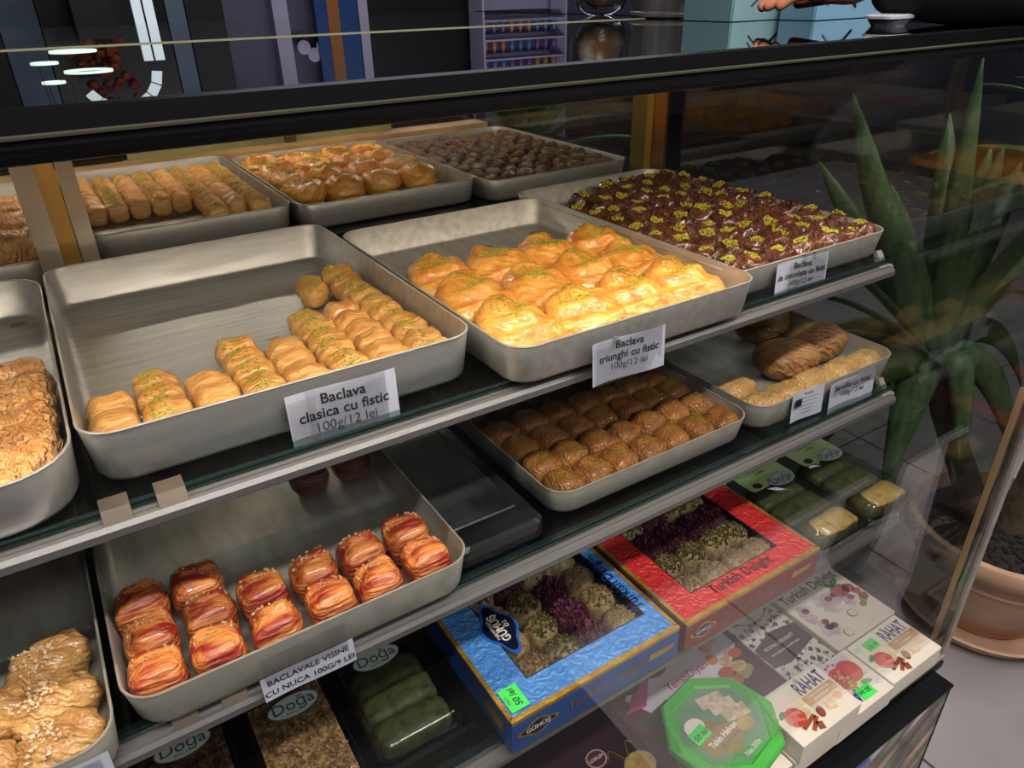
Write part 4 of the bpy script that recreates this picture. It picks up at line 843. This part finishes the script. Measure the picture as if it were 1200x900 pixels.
for i, (t, w_) in enumerate(droop):
    T = rel(*t); mid = c + (T-c)*.55 + Vector((0, 0, .20 if t[2] < -.8 else .12)); leaf(c + Vector((j(.015), j(.015), -.02)), mid, T, w_, LEAFE if i in (2, 6) else LEAF, 'leaf', pot, Vector((.3, .2, 1)) if t[2] > -.8 else VIEW)
for k in range(12):
    a = math.pi*k/11 - .25; L_ = rnd.uniform(.36, .5); u = (.55, .15, -.25)[k % 3]
    T = RO2 + Vector((math.cos(a)*L_*math.sqrt(1-u*u), math.sin(a)*L_*math.sqrt(1-u*u), L_*u)); leaf(RO2, RO2 + (T-RO2)*.5 + Vector((0, 0, .12)), T, .058, LEAF, 'leaf', pot)
# second plant behind the case
PX2, PY2 = 1.52, 2.30
pot2 = empty('leafy_floor_plant', (PX2, PY2, -1.35), 'second green strap leaved plant seen through the rear glass', 'plant')
mesh_obj('pot', lathe([(.10, 0), (.15, .26), (.16, .28), (.14, .28), (.13, .24), (0, .24)], 40), TERRA, pot2, smooth=True)
mesh_obj('stem', tube([(0, 0, .22), (0, 0, .6), (0, 0, .80)], .025, 8), BARK, pot2, smooth=True)
LEAFB = mat('bright strap leaf', (62, 128, 44), .4, 0, (40, 96, 34), 6, stretch=(14, 14, .6))
for k in range(22):
    a = 2*math.pi*k/22 + j(.1); u = (.75, .95, .5, .2)[k % 4]; L_ = rnd.uniform(.42, .56); q = math.sqrt(1-u*u)
    T = Vector((math.cos(a)*L_*q, math.sin(a)*L_*q, .78 + L_*u)); B0 = Vector((0, 0, .78)); leaf(B0, B0 + (T-B0)*.5 + Vector((0, 0, .08)), T, .06, LEAFB, 'leaf', pot2)

# ---------------------------------------------------------------- things standing on the counter
TZ = TOP + .001
def on_top(name, x, y, word, cat, rot=0.): return empty(name, (x, y, TZ - .002), word, cat, None, rot)
v = on_top('glass_vase', 1.03, 1.285, 'round clear glass vase standing on the rear counter', 'vase')
mesh_obj('vase_glass', lathe([(.022, 0), (.045, .012), (.062, .05), (.058, .095), (.040, .125), (.040, .130), (.036, .130), (.036, .125), (.054, .095), (.058, .05), (.040, .016), (0, .010)], 32), FILM, v, smooth=True)
mesh_obj('vase_filling', lathe([(.01, .012), (.036, .02), (.050, .05), (.040, .080), (0, .09)], 20), mat('amber filling', (150, 112, 70), .3, 0, (214, 206, 196), 18), v, smooth=True)
ca = on_top('steel_canister', 1.082, 1.092, 'brushed steel canister on the rear counter beside the vase', 'canister')
mesh_obj('can_body', lathe([(.104, 0), (.106, .003), (.106, .24), (.102, .245), (0, .245)], 48), STEEL, ca, smooth=True); mesh_obj('can_rim', lathe([(.1062, .002), (.108, .004), (.108, .010), (.1062, .012)], 48), STEEL, ca, smooth=True)
TEAL = mat('pale teal carton', (128, 164, 172), .5, 0, (116, 152, 162), 4); TEAL2 = mat('sky blue carton', (116, 158, 186), .5, 0, (104, 148, 176), 4)
t1 = on_top('teal_carton', 1.042, .888, 'pale teal carton with black scribble standing beside the canister', 'box', .0); mesh_obj('carton', boxbm(-.09, .085, -.02, .085, 0, .22, bev=.002), TEAL, t1)
t2 = on_top('blue_carton', 1.052, .812, 'sky blue carton with black scribble right of the teal carton', 'box', .0)
mesh_obj('carton', boxbm(-.005, .17, -.02, .046, 0, .22, bev=.002), TEAL2, t2)
for par, x0, x1 in ((t1, -.05, .02), (t2, .02, .09)):
    for k in range(2):
        pts = [(x0 + (x1-x0)*s_, -.0208, .022 + k*.010 + .016*math.sin(s_*math.pi*(1.1+k*.2))) for s_ in [i/12 for i in range(13)]]
        mesh_obj('scribble', tube(pts, .0013, 5), INK, par)
cb = on_top('clear_tub', .985, .63, 'translucent white plastic tub on the counter behind the black sleeve', 'tub'); MILK = mat('milky plastic', (196, 200, 214), .3, 0, (170, 176, 196), 6)
mesh_obj('tub_body', loft([[(x, y, zz) for x, y in rrect(-w_, w_, -w_*.8, w_*.8, .012, 3)] for w_, zz in ((.020, 0), (.026, .010))]), MILK, cb); mesh_obj('tub_lid', loft([[(x, y, zz) for x, y in rrect(-w_, w_, -w_*.8, w_*.8, .012, 3)] for w_, zz in ((.028, .010), (.028, .013), (.024, .015))]), MILK, cb)

# ---------------------------------------------------------------- the person leaning on the counter (arm in view)
def skin(name, verts, edges, rad, m, parent=None, sub=2):
    me = bpy.data.meshes.new(name); me.from_pydata([Vector(v) for v in verts], edges, []); me.materials.append(m)
    o = bpy.data.objects.new(name, me); COL.objects.link(o)
    if parent: o.parent = parent
    md = o.modifiers.new('skin', 'SKIN'); md.use_smooth_shade = True
    for sv, r_ in zip(me.skin_vertices[0].data, rad): sv.radius = (r_, r_)
    me.skin_vertices[0].data[0].use_root = True
    s_ = o.modifiers.new('sub', 'SUBSURF'); s_.levels = sub; s_.render_levels = sub
    return o
H = CZ
bv = [(1.46, .06, .95), (1.45, .08, 1.12), (1.42, .14, 1.32), (1.41, .15, 1.42), (1.405, .155, 1.47), (1.40, .18, 1.60), (1.40, .185, 1.66),
      (1.38, .30, 1.37), (1.28, .36, H+.05), (1.125, .47, H-.002), (1.045, .59, H-.002), (1.0, .68, H-.006),
      (1.46, -.02, 1.38), (1.52, -.12, 1.14), (1.42, -.06, .98),
      (1.48, -.01, .90), (1.50, -.04, .50), (1.52, -.06, .08), (1.42, -.04, .045), (1.48, .14, .90), (1.50, .15, .50), (1.52, .14, .08), (1.42, .16, .045)]
be = [(0, 1), (1, 2), (2, 3), (3, 4), (4, 5), (5, 6), (2, 7), (7, 8), (8, 9), (9, 10), (10, 11), (2, 12), (12, 13), (13, 14), (0, 15), (15, 16), (16, 17), (17, 18), (0, 19), (19, 20), (20, 21), (21, 22)]
br = [.15, .14, .16, .07, .06, .095, .085, .080, .072, .066, .058, .036, .075, .055, .04, .09, .065, .05, .04, .09, .065, .05, .04]
per = skin('person', bv, be, br, [SLEEVE][0]); tag(per, 'person in black clothes resting a sleeved arm on the counter top', 'person')
hd = skin('head', [(1.405, .155, 1.47), (1.40, .16, 1.55), (1.395, .175, 1.64), (1.40, .17, 1.70)], [(0, 1), (1, 2), (2, 3)], [.058, .085, .098, .075], SKIN, per)
mesh_obj('hair', blob(.21, .22, .15, .95, .95, 24, 14, wr(40, 40, 20, .06, 4)), mat('dark hair', (30, 22, 18), .6, bump=.5), per, (1.41, .17, 1.63), smooth=True)
WX, WY, WZ = 1.005, .672, H-.010
dirh = Vector((-.72, .69, -.06)).normalized(); sd = Vector((-.69, -.72, 0)).normalized()
hv = [(WX, WY, WZ)]; he = []; hr = [.026]
P0 = Vector((WX, WY, WZ)); palm = P0 + dirh*.045; hv.append(tuple(palm)); he.append((0, 1)); hr.append(.030)
for k, (off, L_) in enumerate(((-.030, .072), (-.010, .082), (.010, .076), (.029, .058))):
    kn = P0 + dirh*.082 + sd*off + Vector((0, 0, .004)); a = kn + dirh*L_*.45 + Vector((0, 0, -.006)); e_ = a + dirh*L_*.35 + Vector((0, 0, -.014))
    i0 = len(hv); hv += [tuple(kn), tuple(a), tuple(e_)]; hr += [.0115, .0090, .0072]; he += [(1, i0), (i0, i0+1), (i0+1, i0+2)]
i0 = len(hv); hv += [tuple(P0 + dirh*.035 - sd*.034 + Vector((0, 0, -.004))), tuple(P0 + dirh*.070 - sd*.056 + Vector((0, 0, -.010))), tuple(P0 + dirh*.095 - sd*.060 + Vector((0, 0, -.014)))]; hr += [.014, .0105, .0085]; he += [(1, i0), (i0, i0+1), (i0+1, i0+2)]
skin('hand', hv, he, hr, SKIN, per)

# ---------------------------------------------------------------- hall things mirrored in the counter glass
def hall(name, x, y, z_, word, cat, group=None): return empty(name, (x, y, z_), word, cat, group)
RING = mat('lit ring', (255, 255, 255), .4, emit=(214, 250, 226), estr=1.1)
for i, (x, y, z_, r_) in enumerate(((.20, 5.6, .250, .07), (.38, 5.75, .200, .13), (.42, 5.5, .300, .13), (.22, 5.6, .360, .06))):
    o = hall('ring_lamp', x, y, z_, ('leftmost', 'farthest', 'rightmost', 'smallest')[i] + ' glowing ring lamp hanging in the hall', 'lamp', 'ring lamps in the hall')
    bm = bmesh.new(); n = 28; R_ = []
    for k in range(n):
        a = 2*math.pi*k/n; R_.append([bm.verts.new(((r_ + q[0])*math.cos(a), (r_ + q[0])*math.sin(a), q[1])) for q in ((-.006, -.007), (.006, -.007), (.006, .007), (-.006, .007))])
    for k in range(n):
        A, B = R_[k-1], R_[k]
        for q in range(4): bm.faces.new((A[q], A[(q+1) % 4], B[(q+1) % 4], B[q]))
    mesh_obj('lit_ring', bm, RING, o)
    for k in range(3):
        a = 2.1*k; mesh_obj('hanging_wire', tube([(r_*math.cos(a), r_*math.sin(a), .01), (0, 0, 1.64 - z_)], .002, 4), INK, o)
o = hall('arched_stand', .74, 5.6, -1.35, 'arched white panel stand standing in the hall', 'stand'); WPAN = mat('backlit pane', (230, 238, 240), .4, emit=(216, 236, 240), estr=.5)
for k in range(7):
    a0, a1 = math.pi*k/7*.8 + .1, math.pi*(k+.9)/7*.8 + .1
    mesh_obj('pane', prism([(.20*math.cos(a0), .20*math.sin(a0)), (.26*math.cos(a0), .26*math.sin(a0)), (.26*math.cos(a1), .26*math.sin(a1)), (.20*math.cos(a1), .20*math.sin(a1))], .02), WPAN, o, (-.15, 0, 1.66), (math.pi/2, 0, 0))
for x in (.02, .09): mesh_obj('pane', boxbm(x, x+.055, -.01, .01, 1.0, 1.62), WPAN, o)
mesh_obj('stand_leg', boxbm(-.01, .17, -.03, .03, 0, 1.0), DARKP, o)
o = hall('flower_arrangement', .58, 6.2, -1.35, 'orange and brown dried flower arrangement on a pedestal', 'flowers'); mesh_obj('pedestal', boxbm(-.12, .12, -.12, .12, 0, 1.5), mat('pedestal dark', (26, 24, 30), .5), o)
bm = bmesh.new(); R = random.Random(4)
for _ in range(60): bmesh.ops.create_icosphere(bm, subdivisions=1, radius=R.uniform(.02, .045), matrix=Matrix.Translation((R.gauss(0, .07), R.gauss(0, .06), 1.5 + abs(R.gauss(.14, .12)))))
mesh_obj('blossoms', bm, mat('rust blossoms', (150, 70, 36), .6, 0, (90, 36, 22), 12), o)
o = hall('display_poster', 2.42, 6.45, -1.35, 'blue advertising poster with an orange stripe on hall wall', 'poster'); mesh_obj('poster_board', boxbm(-.20, .16, -.02, .02, .6, 2.4), mat('poster blue', (36, 78, 140), .4), o); mesh_obj('orange_stripe', boxbm(-.10, -.0, -.026, -.02, .6, 2.4), mat('poster orange', (176, 110, 50), .4), o); mesh_obj('white_stripe', boxbm(.17, .25, -.03, .0, .6, 2.4), WHW, o)
for i, (x, z_) in enumerate(((2.10, .30), (2.18, .36), (2.26, .30))):
    o = hall('wall_ornament', x, 6.48, z_, ('left', 'upper', 'right')[i] + ' white round ornament on the hall wall', 'ornament', 'white ornaments in the hall')
    bmo = lathe([(.03, 0), (.055, .005), (.055, .02), (.03, .025)], 20); mesh_obj('ornament_disc', bmo, WHW, o, rot=(math.pi/2, 0, 0))
sh = hall('shop_shelf', 4.10, 6.3, -1.35, 'white hall shop shelf stocked with small purple bottles', 'shelf unit')
mesh_obj('upright', boxbm(-.46, -.44, -.12, .12, 0, 2.3), WHW, sh); mesh_obj('upright', boxbm(.44, .46, -.12, .12, 0, 2.3), WHW, sh)
for zz in (1.50, 1.66, 1.82, 1.98): mesh_obj('shelf_board', boxbm(-.44, .44, -.12, .12, zz, zz+.015), WHW, sh)
BOT = [mat('purple bottle', (120, 84, 150), .3), mat('amber bottle', (176, 120, 80), .3), mat('blue bottle', (84, 116, 176), .3)]
bme = []
for m in BOT:
    b_ = lathe([(.020, 0), (.024, .004), (.024, .065), (.010, .085), (.010, .105), (0, .105)], 10); bme.append(to_mesh('bottle', b_, m)); b_.free()
RW = ['lowest', 'second', 'third', 'top']
for q, zz in enumerate((1.515, 1.675, 1.835, 1.995)):
    for k in range(9):
        i = (q + k//3) % 3; o = inst('bottle', bme[i], None, (4.10 - .38 + k*.095, 6.28, zz)); tag(o, f'{("purple", "amber", "blue")[i]} bottle, {ORD[k]} from left on {RW[q]} board of hall shelf', 'bottle', 'bottles on the hall shelf')
# ceiling lamp bodies, also for the added fill lights
for x, y, sx_, sy_, w_ in ((.35, -.52, 2.2, .14, 'above the customer side'), (.6, -1.75, 3.6, .5, 'near the shop front'), (2.6, 3.9, 3.4, .5, 'in the hall behind the case'), (3.0, -.6, .5, 1.6, 'above the aisle beside the plant')):
    o = hall('ceiling_lamp', x, y, 1.605, 'flat ceiling lamp ' + w_, 'lamp', 'ceiling lamps'); mesh_obj('lamp_housing', boxbm(-sx_/2-.02, sx_/2+.02, -sy_/2-.02, sy_/2+.02, .004, .044), WHITE, o)
